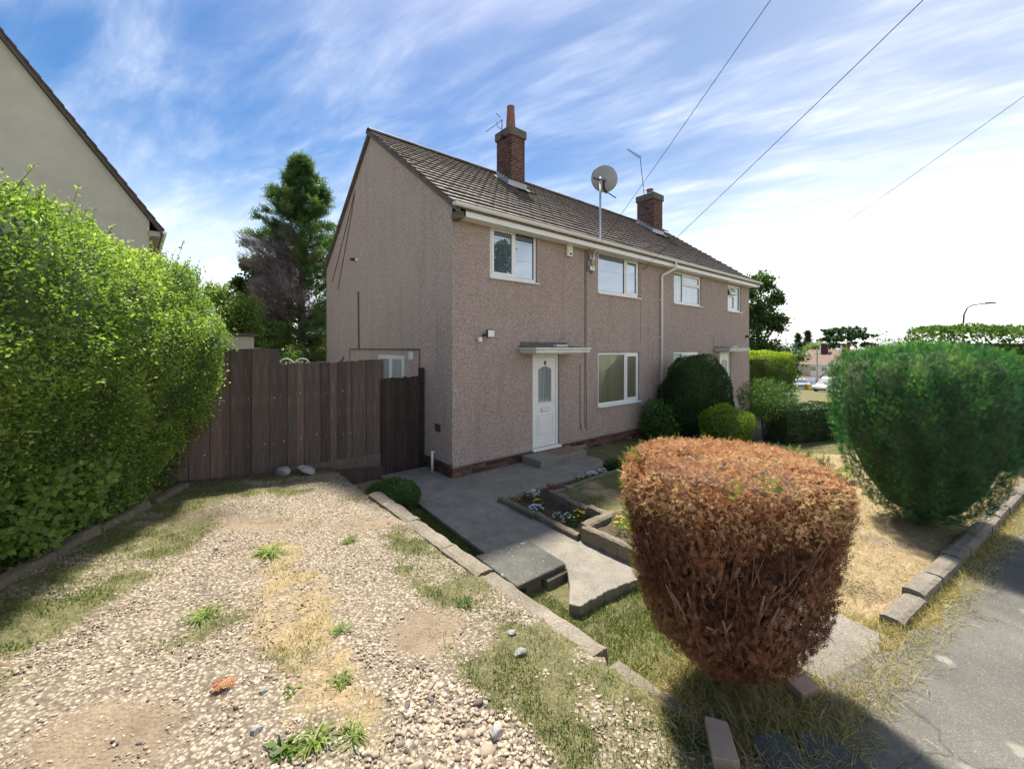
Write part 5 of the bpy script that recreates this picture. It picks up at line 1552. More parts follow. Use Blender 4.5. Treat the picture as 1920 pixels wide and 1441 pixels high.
# ================================================================== TREES
def tree(name, label, x, y, h, clusters, n, leaf, mat, seed, trunk_r=.15, cat='tree', z=None, spread=.8, tint0=.5, group=None, limbs=True, wl=.6, trunkm='bark'):
    """clusters: (dx,dy,z,rx,ry,rz,weight) lobes; leaves gather into tufts inside the lobes"""
    rng = np.random.default_rng(seed)
    z = T1(x, y) if z is None else z
    o = thing(name, label, cat, (x, y, z), 0, group)
    tb = MB(); tb.tube([(0, 0, -.2), (0.03*h*.2, 0, h*.25), (0, .02*h, h*.55), (0.01*h, 0, h*.85)], [trunk_r, trunk_r*.8, trunk_r*.5, trunk_r*.12], 8)
    tb.build('trunk', M[trunkm], o, smooth=True)
    if limbs:
        for c in clusters:
            s0 = Vector((0, 0, max(.15*h, c[2] - .35*h*rng.random() - .1*h)))
            e_ = Vector((c[0], c[1], c[2]))
            MB().tube([s0, s0.lerp(e_, .5) + Vector((0, 0, -.03*h)), e_], [trunk_r*.4, trunk_r*.25, trunk_r*.08], 5).build('limb', M[trunkm], o, smooth=True)
    wsum = sum(c[6] for c in clusters)
    VV, FF, TT, off = [], [], [], 0
    for c in clusters:
        m = int(n * c[6] / wsum); nt = max(6, m // 45)
        d = rng.normal(size=(nt, 3)); d = unit(d) * (rng.random(nt) ** .45)[:, None]
        tufts = d * np.array(c[3:6]) + np.array(c[:3])
        k = rng.integers(0, nt, m)
        rad = min(c[3:6]) * .30 * spread
        P = tufts[k] + rng.normal(size=(m, 3)) * rad * np.array([1, 1, .6])
        D = rng.normal(size=(m, 3)) + np.array([0, 0, -.1]); L = leaf * rng.uniform(.65, 1.3, m)
        V, F = leaf_quads(P, D, rng.normal(size=(m, 3)) * .7 + np.array([0, 0, .8]), L, L * wl)
        tt = np.clip(tint0 + rng.normal(0, .13, nt)[k] + rng.normal(0, .12, m) + .12 * (P[:, 2] - c[2]) / max(c[5], .1), 0, 1)
        VV.append(V); FF.append(F + off); TT.append(rep(tt, 4)); off += len(V)
    fast_mesh('crown', np.concatenate(VV), np.concatenate(FF), mat, np.concatenate(TT), parent=o, stuff=True)
    return o
def conifer(name, label, x, y, h, r, n, seed, mat, zb=.08, dead=None, tint0=.45, z=None, tmpl=tm5, L=.3, powr=.85, cat='tree', group=None, taper=1.12):
    rng = np.random.default_rng(seed)
    z = T1(x, y) if z is None else z
    o = thing(name, label, cat, (x, y, z), 0, group)
    MB().tube([(0, 0, -.2), (0, 0, h * .5), (0, 0, h * .97)], [r * .12, r * .07, .01], 8).build('trunk', M['bark'], o)
    nb = 260
    hz_ = rng.uniform(zb, .985, nb) ** .9; a = rng.uniform(0, 6.283, nb)
    rr_ = r * np.minimum((1 - hz_) * taper + .02, 1.0) ** powr * rng.uniform(.62, 1.25, nb)
    A = np.stack([0 * a, 0 * a, (hz_ * h)], 1)
    B = np.stack([np.cos(a) * rr_, np.sin(a) * rr_, hz_ * h + rr_ * rng.uniform(.15, .55, nb)], 1)
    V, F = stick_mesh(A, B, .03, .006)
    fast_mesh('branches', V, F, M['bark'], parent=o, stuff=True)
    k = rng.integers(0, nb, n); f = rng.beta(2.2, 1.1, n)
    P = A[k] + (B[k] - A[k]) * f[:, None] + rng.normal(size=(n, 3)) * (.07 * r) * (1.15 - f)[:, None]
    D = (B[k] - A[k]) * .8 + rng.normal(size=(n, 3)) * .35 * r + np.array([0, 0, .25 * r])
    ok = np.ones(n, bool)
    if dead is not None: ok = ~dead(P)
    V, F = sprays(P[ok], D[ok], rng.normal(size=(ok.sum(), 3)) + np.array([0, 0, .6]), L * rng.uniform(.6, 1.2, ok.sum()), tmpl)
    tn = np.clip(tint0 + rng.normal(0, .15, nb)[k] + rng.normal(0, .1, n), 0, 1)
    fast_mesh('crown', V, F, mat, rep(tn[ok], len(tmpl)), parent=o, stuff=True)
    if dead is not None:
        q = ~ok; m = q.sum()
        D2 = D[q] * .6 + np.array([-.5, -.3, .9]) * .4 * r
        rpt = np.concatenate([P[q]] * 3) + rng.normal(size=(3 * m, 3)) * .14; D2 = np.concatenate([D2] * 3) + rng.normal(size=(3 * m, 3)) * .3; m = 3 * m
        Aa = rpt; Bb = Aa + unit(D2) * rng.uniform(.25, .6, m)[:, None]
        V, F = stick_mesh(Aa, Bb, .006, .002)
        tn = rep(np.clip(rng.normal(.5, .22, m), 0, 1), 6)
        V2, F2 = sprays(Aa[:m // 2], D2[:m // 2], rng.normal(size=(m // 2, 3)), rng.uniform(.15, .32, m // 2), tmpl)
        tn2 = rep(np.clip(rng.normal(.45, .2, m // 2), 0, 1), len(tmpl))
        fast_mesh('dead_patch', np.concatenate([V, V2]), np.concatenate([F, F2 + len(V)]), M['deadconifer'], np.r_[tn, tn2], parent=o, stuff=True)
    return o
c_ = atd(566, 650, 16.5)
def deadf(P):
    v = P + np.array([0, 0, 0])
    nz = (fbm(P, 1.2, 6) - .5) * .9
    return (np.abs(P[:, 2] - 4.7 + nz) < 1.45) & (P[:, 0] < .35 + nz) & (P[:, 1] < .9)
conifer('conifer_tree', 'tall pointed conifer with a dead grey-brown patch behind the house', c_.x, c_.y, 9.7, 1.65, 15500, 61, M['conifer'], .02, deadf, .70, z=.3, L=.40, powr=.9, taper=2.4)
c_ = atd(490, 600, 19.5)
tree('bushy_tree', 'dark broad-leaved tree left of the tall conifer', c_.x, c_.y, 6.6, [(0, 0, 2.2, 1.1, 1.1, 1.6, 3), (-.2, 0, 4.0, .9, .9, 1.2, 2.5), (.2, 0, 5.6, .7, .7, .9, 1.5), (-1.0, 0, 5.1, .5, .5, .35, .6), (-.6, 0, 6.1, .35, .35, .4, .4), (.4, 0, 1.0, 1.0, 1, .8, 1.5)], 22000, .18, M['tree'], 62, z=.3, tint0=.5)
c_ = atd(447, 620, 13.5)
tree('pale_tree', 'pale sunlit shrubby tree showing above the fence beside the hedge', c_.x, c_.y, 3.9, [(-.3, 0, 2.3, .9, .9, .8, 2), (.15, 0, 2.9, .6, .6, .6, 1.2), (-.7, 0, 3.3, .6, .6, .5, 1), (.4, 0, 1.8, .5, .5, .6, 1)], 9000, .10, M['treelight'], 63, .06, z=.75, tint0=.65)
c_ = atd(655, 560, 22)
tree('tree', 'tree top just showing beside the roof edge, behind the conifer', c_.x - .7, c_.y, 9.2, [(0, 0, 5, 1.3, 1.3, 2.0, 2), (.2, 0, 7.4, .9, .9, .9, 1), (-.4, 0, 2.5, 1.3, 1.3, 1.6, 1.5)], 7000, .15, M['tree'], 64, z=.3, tint0=.55)
c_ = atd(1442, 640, 24)
tree('tree', 'leafy tree rising at the far end of the house', c_.x - .55, c_.y, 7.6, [(-.5, 0, 3.2, 1.5, 1.4, 1.5, 3), (-.4, 0, 5.4, 1.3, 1.2, 1.1, 2.5), (-.3, 0, 7.0, 1.0, .9, .8, 1.5), (.9, 0, 4.7, .7, .7, .5, .9), (.9, 0, 6.2, .5, .5, .45, .6), (.3, 0, 2.2, 1.4, 1.2, 1.0, 2)], 17000, .17, M['tree'], 65, .16, z=-.8, tint0=.55)
# far trees on the skyline
def far_tree(label, px, py_top, d, r, h, seed, kind='leaf', mat='tree', tint0=.4, n=4500, leaf=.5):
    c = atd(px, py_top, d)
    z = c.z - h
    if kind == 'leaf':
        tree('tree', label, c.x, c.y, h, [(0, 0, h*.68, r, r, h*.30, 2), (-r*.45, 0, h*.5, r*.75, r*.7, h*.25, 1.4), (r*.5, 0, h*.52, r*.75, r*.7, h*.26, 1.4), (0, 0, h*.25, r*.9, r*.8, h*.22, 1.2)], n, leaf, M[mat], seed, .3, z=z, tint0=tint0, group='trees on the skyline')
    elif kind == 'cone':
        conifer('conifer_tree', label, c.x, c.y, h, r, n // 3, seed, M['conifer'], .1, None, .2, z=z, L=leaf * 2.2, group='trees on the skyline')
    else:
        cs = [(0, 0, h*.93, r*.75, r*.6, h*.06, 2), (-r*.4, 0, h*.80, r*.75, r*.6, h*.05, 1.6), (r*.55, 0, h*.83, r*.7, r*.6, h*.05, 1.6), (r*.1, 0, h*.68, r*.95, r*.7, h*.05, 1.6), (-r*.1, 0, h*.55, r*.8, r*.7, h*.05, 1)]
        tree('pine_tree', label, c.x, c.y, h, cs, n, leaf, M['conifer'], seed, .45, z=z, tint0=.32, group='trees on the skyline')
far_tree('spreading flat-topped cedar above the far terrace', 1590, 612, 120, 6.6, 17, 71, 'cedar', n=7000, leaf=.55)
far_tree('irregular dark pine left of the spreading cedar', 1556, 614, 125, 3.4, 17, 72, 'cedar', n=4500, leaf=.5)
far_tree('dark pointed conifer pair on the skyline, taller one', 1514, 621, 130, 2.6, 15, 73, 'cone', leaf=.55)
far_tree('dark rounded conifer on the skyline left of the taller one', 1497, 627, 128, 2.6, 14, 74, 'cone', leaf=.55)
far_tree('small pale green tree standing behind the far terrace pole', 1529, 634, 112, 2.3, 8.0, 75, 'leaf', 'treelight', .6, n=3000, leaf=.4)
far_tree('broad green tree in front of the skyline left of the terrace', 1452, 640, 60, 3.6, 7.0, 76, 'leaf', 'tree', .5, n=6500, leaf=.38)
far_tree('low tree on the skyline right of the cedar', 1655, 622, 118, 4.5, 14, 77, 'leaf', 'tree', .45, n=4500, leaf=.45)
far_tree('bushy tree on the skyline above the big green bush', 1690, 628, 105, 4.5, 13, 78, 'leaf', 'tree', .5, n=4500, leaf=.45)
far_tree('wide tree on the skyline behind the street hedge', 1560, 632, 140, 7, 14, 79, 'leaf', 'tree', .4, n=5000, leaf=.5)

# ================================================================== NEIGHBOURING HOUSE ON THE LEFT
NH_ = thing('neighbour_house', 'pale rendered gable end of the neighbouring house above the left hedge', 'house', (-10.03, 11.30, .6), math.radians(43))
t = NT('cream_render')
c = t.ramp(t.noise(1.3, 5, .6), [(.3, (.47, .445, .36)), (.7, (.56, .53, .44))])
c = t.mix(t.ramp(t.noise(6, 6, .7, stretch=(1, 1, .3)), [(.5, 0), (.8, .3)]), c, (.38, .37, .31))
t.base(c); t.bump(t.noise(30, 6, .75), .6, .02); M['cream'] = t.fin(.95, 0, .2)
E0, PK = 5.35, 1.42                       # eaves height, pitch
hw = 4.0
MB().prism([(-2 * hw, 0), (0, 0), (0, E0), (-hw, E0 + hw * PK), (-2 * hw, E0)], 0, 7.5, 'y').build('wall', M['cream'], NH_)
def nslope(sg):
    m = MB(); th = .10; ov = .30
    for a, b in (((ov, -ov * PK), (-hw - .03, (hw + .03) * PK)),):
        pass
    return m
ovr = .26
rr2 = MB()
rr2.prism([(ovr, E0 - ovr * PK + .03), (ovr + .02, E0 - ovr * PK + .15), (-hw, E0 + hw * PK + .17), (-2*hw - ovr - .02, E0 - ovr * PK + .15), (-2*hw - ovr, E0 - ovr * PK + .03), (-hw, E0 + hw * PK + .02)], -.12, 7.6, 'y')
nr = rr2.build('roof', M['tile'], NH_)
for k in range(16):                       # tile butts along the verge
    u0 = k * .33; a0 = math.atan(PK)
    x0 = ovr + .03 - u0 * math.cos(a0); z0 = E0 - ovr * PK + .14 + u0 * math.sin(a0)
    o = MB().prism([(0, 0), (-.36, 0), (-.36, .012), (0, .038)], -.16, 1.2, 'y').build('verge_tile', M['tile'], nr, loc=(x0, 0, z0), rot=(0, a0, 0))
bx('bargeboard', M['cable'], NH_, .002, ovr - .03, -.10, 7.5, E0 - .42, E0 - .28)
gq = [(ovr + .06 + .055 * math.cos(a), E0 - .27 + .06 * math.sin(a)) for a in np.linspace(math.pi, 2 * math.pi, 8)]
MB().prism(gq, -.14, 7.6, 'y').build('gutter', M['gutter'], NH_)

# shed, trellis seen over the fence
c_ = atd(410, 640, 11.5)
SH = thing('garden_shed', 'cream horizontal-boarded shed corner between hedge and fence', 'shed', (c_.x, c_.y, .5), .1)
M['shedw'] = simple('cream_shed_paint', (.52, .50, .40), (.62, .60, .50), 5, .7)
bx('wall', M['shedw'], SH, -1.45, .14, 0.02, 1.6, 0, 2.3)
for k in range(19):
    MB().prism([(-.012, 0), (.018, 0), (.018, .118), (.004, .118)], -1.47, .16, 'x').build('board', M['shedw'], SH, loc=(0, 0, .06 + k * .12))
bx('roof', M['oldcement'], SH, -1.55, .24, -.1, 1.7, 2.32, 2.38)
c_ = atd(552, 683, 11.0)
TR = thing('white_trellis', 'white arched picket trellis just visible over the fence step', 'trellis', (c_.x, c_.y, 1.0), .5)
for k in range(9):
    x0 = -.38 + k * .095
    MB().tube([(x0, 0, 0), (x0, 0, 1.08 - .02 * abs((k % 4) - 2))], .014, 6).build('picket', M['white'], TR)
for z in (.35, .95): bx('rail', M['white'], TR, -.42, .42, -.012, .012, z, z + .035)
for sx in (-.19, .19):
    MB().tube([(sx - .17, 0, 1.05), (sx - .1, 0, 1.13), (sx, 0, 1.16), (sx + .1, 0, 1.13), (sx + .17, 0, 1.05)], .014, 6).build('arch', M['white'], TR)
c_ = atd(545, 668, 12.2)
shrub('trellis_shrub', 'grey-green shrub behind the white trellis', c_.x, c_.y, dome(.45, 2.35), 2600, .06, M['treelight'], 88, .35, .15, 3, None, stems=6, loose=.1)

# timber side gate at the far end of the house and a white bench
gx_, gy_ = L2W(13.85, .35)
FG = thing('side_gate', 'pale silvered board gate at the far end of the house', 'gate', (gx_, gy_, -.35), HROT)
for k in range(7):
    bx('board', M['greywood'], FG, .0 + k * .125, .12 + k * .125, 0, .02, .05, 2.25 - .035 * k)
for z in (.4, 1.7): bx('rail', M['greywood'], FG, 0, .87, .021, .05, z, z + .09)
MB().prism([(-.03, 2.26), (.92, 2.01), (.92, 2.05), (-.03, 2.31)], -.02, .05, 'y').build('capping', M['greywood'], FG)
c_ = atd(1478, 738, 17.0)
BN = thing('white_bench', 'small white slatted bench on the grass below the lime hedge', 'bench', (c_.x, c_.y, T1(c_.x, c_.y)), .3)
bz = c_.z - T1(c_.x, c_.y)
for k in range(3): bx('slat', M['white'], BN, -.3, .3, -.2 + k * .14, -.09 + k * .14, bz, bz + .035)
for sx in (-.27, .21):
    for sy in (-.16, .16): bx('leg', M['white'], BN, sx, sx + .06, sy - .03, sy + .03, 0, bz - .001)

# ================================================================== STREET, LAMP, VEHICLES, FAR TERRACE
c_ = atd(1806, 650, 30)
LP = thing('street_lamp', 'dark street lamp with curved arm above the hedge on the right', 'street lamp', (c_.x, c_.y, T1(c_.x, c_.y)))
zt = CAMZ + (653 - 568) / 766 * 30 - LP.location.z
MB().tube([(0, 0, 0), (0, 0, zt - 1.6)], [.09, .06], 10).build('post', M['darkmetal'], LP, smooth=True)
MB().tube([(0, 0, zt - 1.6), (.06, 0, zt - .85), (.3, 0, zt - .35), (.7, 0, zt - .15), (1.7, 0, zt - .02)], [.055, .05, .045, .04, .04], 8).build('arm', M['darkmetal'], LP, smooth=True)
MB().prism([(1.65, zt - .08), (2.35, zt - .03), (2.35, zt + .06), (1.7, zt + .06)], -.1, .1, 'y').build('lantern', M['darkmetal'], LP, bevel=.02)

def car(name, label, x, y, rz, col, van=False, scale=1.0, group='cars parked down the street'):
    C = thing(name, label, 'van' if van else 'car', (x, y, T1(x, y)), rz, group); C.scale = (scale,) * 3
    paint = NT('car_paint_' + label.split()[0]); paint.base(col); paint.fin(.28, .15, .6); paint.b.inputs['Coat Weight'].default_value = .5; paint = paint.m
    if van: low = [(-2.1, .32), (2.05, .32), (2.1, .62), (1.95, .86), (1.15, 1.02), (.55, 1.72), (.3, 1.84), (-1.95, 1.84), (-2.1, 1.6), (-2.12, .6)]; side = [(.2, 1.10), (1.02, 1.06), (.50, 1.62), (.2, 1.66)]; ws = (1.13, 1.05, .57, 1.70)
    else: low = [(-2.05, .34), (2.0, .30), (2.08, .55), (1.98, .78), (1.05, .95), (.35, 1.42), (-.9, 1.47), (-1.65, 1.20), (-2.0, .98), (-2.1, .6)]; side = [(-1.45, .98), (.92, .96), (.32, 1.34), (-.85, 1.38), (-1.35, 1.2)]; ws = (1.04, .98, .38, 1.40)
    w = .86
    body = MB(); n = len(low)
    for yy, k in ((-w, 1), (-w * .97, 0), (w * .97, 0), (w, 1)):
        for (px_, pz) in low:
            tuck = .16 * max(0, pz - .9) / .6
            body.v.append((px_ * (.985 if k else 1), yy * (1 - tuck), pz if not k else .6 + (pz - .6) * .965))
    body.f += [tuple(range(n)), tuple(range(3*n, 4*n))[::-1]]
    for r in range(3):
        for i_ in range(n): body.f.append((r*n+i_, (r+1)*n+i_, (r+1)*n+(i_+1) % n, r*n+(i_+1) % n))
    body.build('body', paint, C, bevel=.03)
    gl = M['glass_far']
    for sg in (-1, 1):
        MB().add([(p[0], sg * (w + .012) * (1 - .16 * max(0, p[1] - .9) / .6), p[1]) for p in side], [tuple(range(len(side)))[::sg]]).build('side_window', gl, C)
    x0, z0, x1, z1 = ws
    MB().add([(x0, -w*.86, z0), (x0, w*.86, z0), (x1, w*.74, z1 - .02), (x1, -w*.74, z1 - .02)], [(0, 1, 2, 3)]).build('windscreen', gl, C, loc=(.022, 0, .018))
    if not van: MB().add([(-1.0, -w*.72, 1.42), (-1.0, w*.72, 1.42), (-1.78, w*.82, 1.13), (-1.78, -w*.82, 1.13)], [(0, 1, 2, 3)]).build('rear_window', gl, C, loc=(-.02, 0, .03))
    tyre = MB().tube([(0, -.1, 0), (0, .1, 0)], .31, 18).mesh('tyre', M['black']); rim_ = MB().tube([(0, -.106, 0), (0, .106, 0)], .19, 12).mesh('rim', M['galv'])
    for wx in (-1.3, 1.3):
        for sg in (-1, 1):
            o = link(bpy.data.objects.new('wheel', tyre), C); o.location = (wx, sg * (w - .08), .31)
            r_ = link(bpy.data.objects.new('rim', rim_), o)
    lm = simple('lamp_glass', (.7, .7, .7), None, 2, .2)
    for sg in (-1, 1):
        bx('headlight', lm, C, 1.93, 2.06, sg * .6 - .16, sg * .6 + .16, .62, .76, bevel=.03)
        bx('wing_mirror', paint, C, .72, .86, sg * (w + .07) - .07, sg * (w + .07) + .07, .95, 1.07, bevel=.02)
        bx('tail_light', simple('red_lens', (.3, .02, .02), None, 2, .3), C, -2.12, -2.0, sg * .7 - .1, sg * .7 + .1, .75, .95, bevel=.02)
    bx('bumper', M['black'], C, 1.99, 2.12, -.75, .75, .30, .48, bevel=.03)
    bx('number_plate', M['agedwhite'], C, 2.121, 2.135, -.26, .26, .48, .58)
    return C
c_ = atd(1501, 727, 62); car('parked_car', 'silver car facing the viewer, leftmost of the parked vehicles', c_.x, c_.y, -1.95, (.42, .46, .48))
c_ = atd(1520, 722, 72); car('parked_car', 'blue-grey car half hidden between the silver car and the van', c_.x, c_.y, -2.3, (.10, .15, .19))
c_ = atd(1556, 735, 50); car('parked_van', 'white small van parked in front of the far terrace', c_.x, c_.y, -2.75, (.55, .55, .54), True)
c_ = atd(1517, 727, 58); zz = T1(c_.x, c_.y)
YB = thing('grit_bin', 'yellow grit bin on the verge between silver car and van', 'bin', (c_.x, c_.y, zz), .3)
MB().prism([(-.5, 0), (.5, 0), (.58, .55), (-.58, .55)], -.3, .3, 'y').build('bin_body', simple('yellow_plastic', (.62, .42, .05), (.70, .50, .07), 3, .5), YB, bevel=.03)
MB().prism([(-.62, .552), (.62, .552), (.5, .74), (-.5, .74)], -.34, .34, 'y').build('lid', simple('yellow_lid', (.66, .47, .06), None, 3, .5), YB, bevel=.03)
# far road in front of the terrace
rv = []
for k in range(40):
    u = k / 39
    a = atd(1440 + 330 * u, 735, 60 - 14 * u); b = atd(1440 + 330 * u, 735, 68 - 14 * u)
    rv += [(a.x, a.y, T1(a.x, a.y) + .03), (b.x, b.y, T1(b.x, b.y) + .03)]
fr_ = MB(); fr_.v = rv; fr_.f = [(2*k, 2*k+2, 2*k+3, 2*k+1) for k in range(39)]
frb = fr_.build('far_road', simple('pale_road', (.30, .29, .27), (.38, .37, .34), .6, .9)); frb['kind'] = 'structure'

ta = atd(1476, 717, 104); tb_ = atd(1640, 717, 84)
ang_t = math.atan2(tb_.y - ta.y, tb_.x - ta.x); LT = math.hypot(tb_.x - ta.x, tb_.y - ta.y)
zb_ = min(ta.z, tb_.z) - .2
TE = thing('far_terrace', 'distant terrace of pale houses with brown roof and brick chimneys', 'house', (ta.x, ta.y, zb_), ang_t)
M['peach'] = simple('peach_render', (.50, .36, .27), (.58, .43, .33), 1, .9); M['farwhite'] = simple('far_white_render', (.72, .71, .68), (.80, .79, .76), 1, .9)
M['farroof'] = simple('far_brown_roof', (.17, .115, .085), (.23, .165, .125), 1.5, .9)
eh = 5.3; dpt = 7.5
secs = [(0, 3.0, 'cream'), (3.0, 6.4, 'peach'), (6.4, 11.0, 'farwhite'), (11.0, 19, 'peach'), (19, LT, 'farwhite')]
for i_, (a, b, m_) in enumerate(secs):
    bx('wall', M[m_], TE, a, b, (0, .02, -.02, .02, 0)[i_], dpt, 0, eh)
MB().add([(-.4, -.4, eh - .1), (LT + .4, -.4, eh - .1), (LT - 2, dpt/2, eh + 3.3), (2.8, dpt/2, eh + 3.3), (-.4, dpt + .4, eh - .1), (LT + .4, dpt + .4, eh - .1)],
         [(0, 1, 2, 3), (4, 3, 2, 5), (0, 3, 4), (1, 5, 2), (0, 4, 5, 1)]).build('roof', M['farroof'], TE)
bx('fascia', M['farwhite'], TE, -.4, LT + .4, -.45, -.402, eh - .3, eh - .05)
for sx in (7.0, 12.0, 18.0, 24.5):
    ch = bx('chimney', M['brick'], TE, sx, sx + 1.1, dpt/2 - 1.4, dpt/2 - .6, eh + 1.8, eh + 4.6)
    bx('flashing', M['farwhite'], TE, sx - .35, sx - .01, dpt/2 - 1.45, dpt/2 - .6, eh + 1.7, eh + 4.3)
wx = .8
while wx < LT - 2:
    for zz in (3.5, .9):
        if zz < 1 and 10.5 < wx < 17: continue
        w_ = bx('window', M['farwhite'], TE, wx, wx + 1.5, -.07, -.03, zz, zz + 1.15)
        bx('pane', M['glass_far'], w_, wx + .1, wx + .72, -.085, -.072, zz + .1, zz + 1.05); bx('pane', M['glass_far'], w_, wx + .8, wx + 1.4, -.085, -.072, zz + .1, zz + 1.05)
    wx += 2.75
for sx in (10.6, 14.0):
    pw = MB().prism([(sx, 0), (sx + 2.6, 0), (sx + 2.6, 2.4), (sx + 1.3, 3.6), (sx, 2.4)], -2.0, -.03, 'y').build('porch', M['farwhite'], TE)
    for sg in (0, 1):
        x0, x1 = (sx - .25, sx + 1.3) if sg == 0 else (sx + 2.85, sx + 1.3)
        MB().add([(x0, -2.2, 2.2), (x1, -2.2, 3.64), (x1, .0, 3.64), (x0, 0, 2.2), (x0, -2.2, 2.08), (x1, -2.2, 3.50), (x1, 0, 3.50), (x0, 0, 2.08)], [(0,1,2,3),(7,6,5,4),(0,4,5,1),(0,3,7,4)]).build('porch_roof', M['farroof'], pw)
    bx('porch_door', M['glass_far'], pw, sx + .8, sx + 1.8, -2.02, -2.005, .05, 2.1)
c_ = atd(1489, 672, 118)
FH = thing('far_house', 'gable of a pale house peeping over the terrace roof at left', 'house', (c_.x + 1, c_.y, c_.z - 6), .9)
MB().prism([(-3, 0), (3, 0), (3, 5.3), (0, 8.1), (-3, 5.3)], 0, 8, 'y').build('wall', M['brick'], FH)
for sg in (-1, 1):
    MB().prism([(0, 8.15), (sg * 3.4, 5.0), (sg * 3.4, 5.25), (0, 8.4)][::sg], -.3, 8.2, 'y').build('roof_slope', M['cement'], FH)
bx('window', M['glass_far'], FH, -.6, .6, -.04, -.005, 4.6, 5.8)
c_ = atd(1532, 715, 78)
TP = thing('utility_pole', 'slim pale wooden pole standing before the far terrace', 'pole', (c_.x, c_.y, T1(c_.x, c_.y)))
MB().tube([(0, 0, 0), (0, 0, CAMZ + (653 - 652) / 766 * 78 - T1(c_.x, c_.y))], [.16, .12], 8).build('pole', simple('pale_pole', (.42, .34, .27), (.5, .42, .34), 2, .9), TP)
bx('cross_arm', M['greywood'], TP, -.5, .5, -.05, .05, 5.6, 5.72)

# ================================================================== GROUND COVER
rng = np.random.default_rng(77)
def sample(n, x0, x1, y0, y1, near_bias=True):
    y = y0 + (y1 - y0) * rng.random(n) ** (1.6 if near_bias else 1)
    x = x0 + (x1 - x0) * rng.random(n)
    return x, y
def covered(x, y):
    """ground hidden under slabs, walls, path and house"""
    s, t = W2L(x, y)
    c = (s > -1.03) & (s < .02) & (t > -3.95) & (t < 1.1)
    c |= (t > -1.45) & (t < 0) & (s > -1) & (s < 3.15)
    c |= (s > 0) & (s < 13.8) & (t > 0) & (t < 8.3)
    c |= (s > -1.38) & (s < -.62) & (t > -3.48) & (t < -2.72)
    c |= (np.abs(s + 1.82) < .085) & (t < -.85) & (t > -6.05)
    c |= (edge_t(s) - t > .12) & (edge_t(s) - t < 8)
    c |= (s > -1.0) & (s < -.2) & (t < -5.25) & (t > -6.0)
    return c
# pebbles
ico = None
import bmesh
def ico_mesh(sub):
    b = bmesh.new(); bmesh.ops.create_icosphere(b, subdivisions=sub, radius=1)
    V = np.array([v.co[:] for v in b.verts]); F = np.array([[v.index for v in f.verts] for f in b.faces]); b.free(); return V, F
def pebbles(name, x, y, size, sub, seed, label=None):
    r = np.random.default_rng(seed); n = len(x)
    Vi, Fi = ico_mesh(sub); m = len(Vi)
    sc = size[:, None] * np.stack([r.uniform(.8, 1.35, n), r.uniform(.65, 1.05, n), r.uniform(.35, .65, n)], 1)
    a = r.uniform(0, 6.283, n); b = r.normal(0, .35, n)
    J = 1 + .16 * r.normal(size=(n, m, 1))
    L = Vi[None] * J * sc[:, None]
    yb, zb = L[..., 1] * np.cos(b)[:, None] - L[..., 2] * np.sin(b)[:, None], L[..., 1] * np.sin(b)[:, None] + L[..., 2] * np.cos(b)[:, None]
    xb = L[..., 0]
    X = xb * np.cos(a)[:, None] - yb * np.sin(a)[:, None] + x[:, None]; Y = xb * np.sin(a)[:, None] + yb * np.cos(a)[:, None] + y[:, None]
    Z = zb + (terrain(x, y) + size * r.uniform(-.2, .35, n))[:, None]
    F = (Fi[None] + (np.arange(n) * m)[:, None, None]).reshape(-1, 3)
    tn = np.clip(r.normal(.48, .22, n), 0, 1); tn = np.where(r.random(n) < .10, r.uniform(0, .15, n), tn)
    return fast_mesh(name, np.stack([X, Y, Z], 2).reshape(-1, 3), F, M['pebble'], rep(tn, m), smooth=True, stuff=True)
x, y = sample(150000, -4.6, 1.6, 1.15, 6.3)
s_, t_ = W2L(x, y)
g_, st_w, gv_, so_w = zones(x, y)
cond = (s_ < -1.92) & (t_ < .3) & ~covered(x, y)
pr = np.clip(gv_ * (1 - 1.15 * g_) * (1 - .8 * st_w) * (1 - so_w), 0, 1) * (.35 + .65 * ss(fbm(np.stack([x, y], 1), 2.4, 15), .30, .55))
trk = np.clip(np.exp(-((s_ + 2.72) / .2) ** 2) + np.exp(-((s_ + 4.0) / .22) ** 2), 0, 1) * ss(np.hypot(x, y), 2.3, 3.2)
pr = pr * (1 - .62 * trk)
cond &= rng.random(len(x)) < pr
x, y = x[cond], y[cond]
d_ = np.hypot(x, y)
size = rng.gamma(4.5, .0014, len(x)) + .003
big = blob(x, y, 900, 1350, .46, .55, .75, VANG) + .1 * blob(x, y, 330, 1300, .5, .8, .5)
size = size * (.75 + .6 * np.clip(big, 0, 1))
nearm = (d_ < 2.45) & (size > .0078)
pg = pebbles('gravel', x[nearm][:3200], y[nearm][:3200], size[nearm][:3200], 2, 1)
tag(pg, 'pale rounded gravel pebbles spread over the near part of the drive', 'gravel')
pf = pebbles('gravel', x[~nearm][:20000], y[~nearm][:20000], size[~nearm][:20000], 1, 2)
tag(pf, 'small scattered gravel over the far part of the drive', 'gravel')
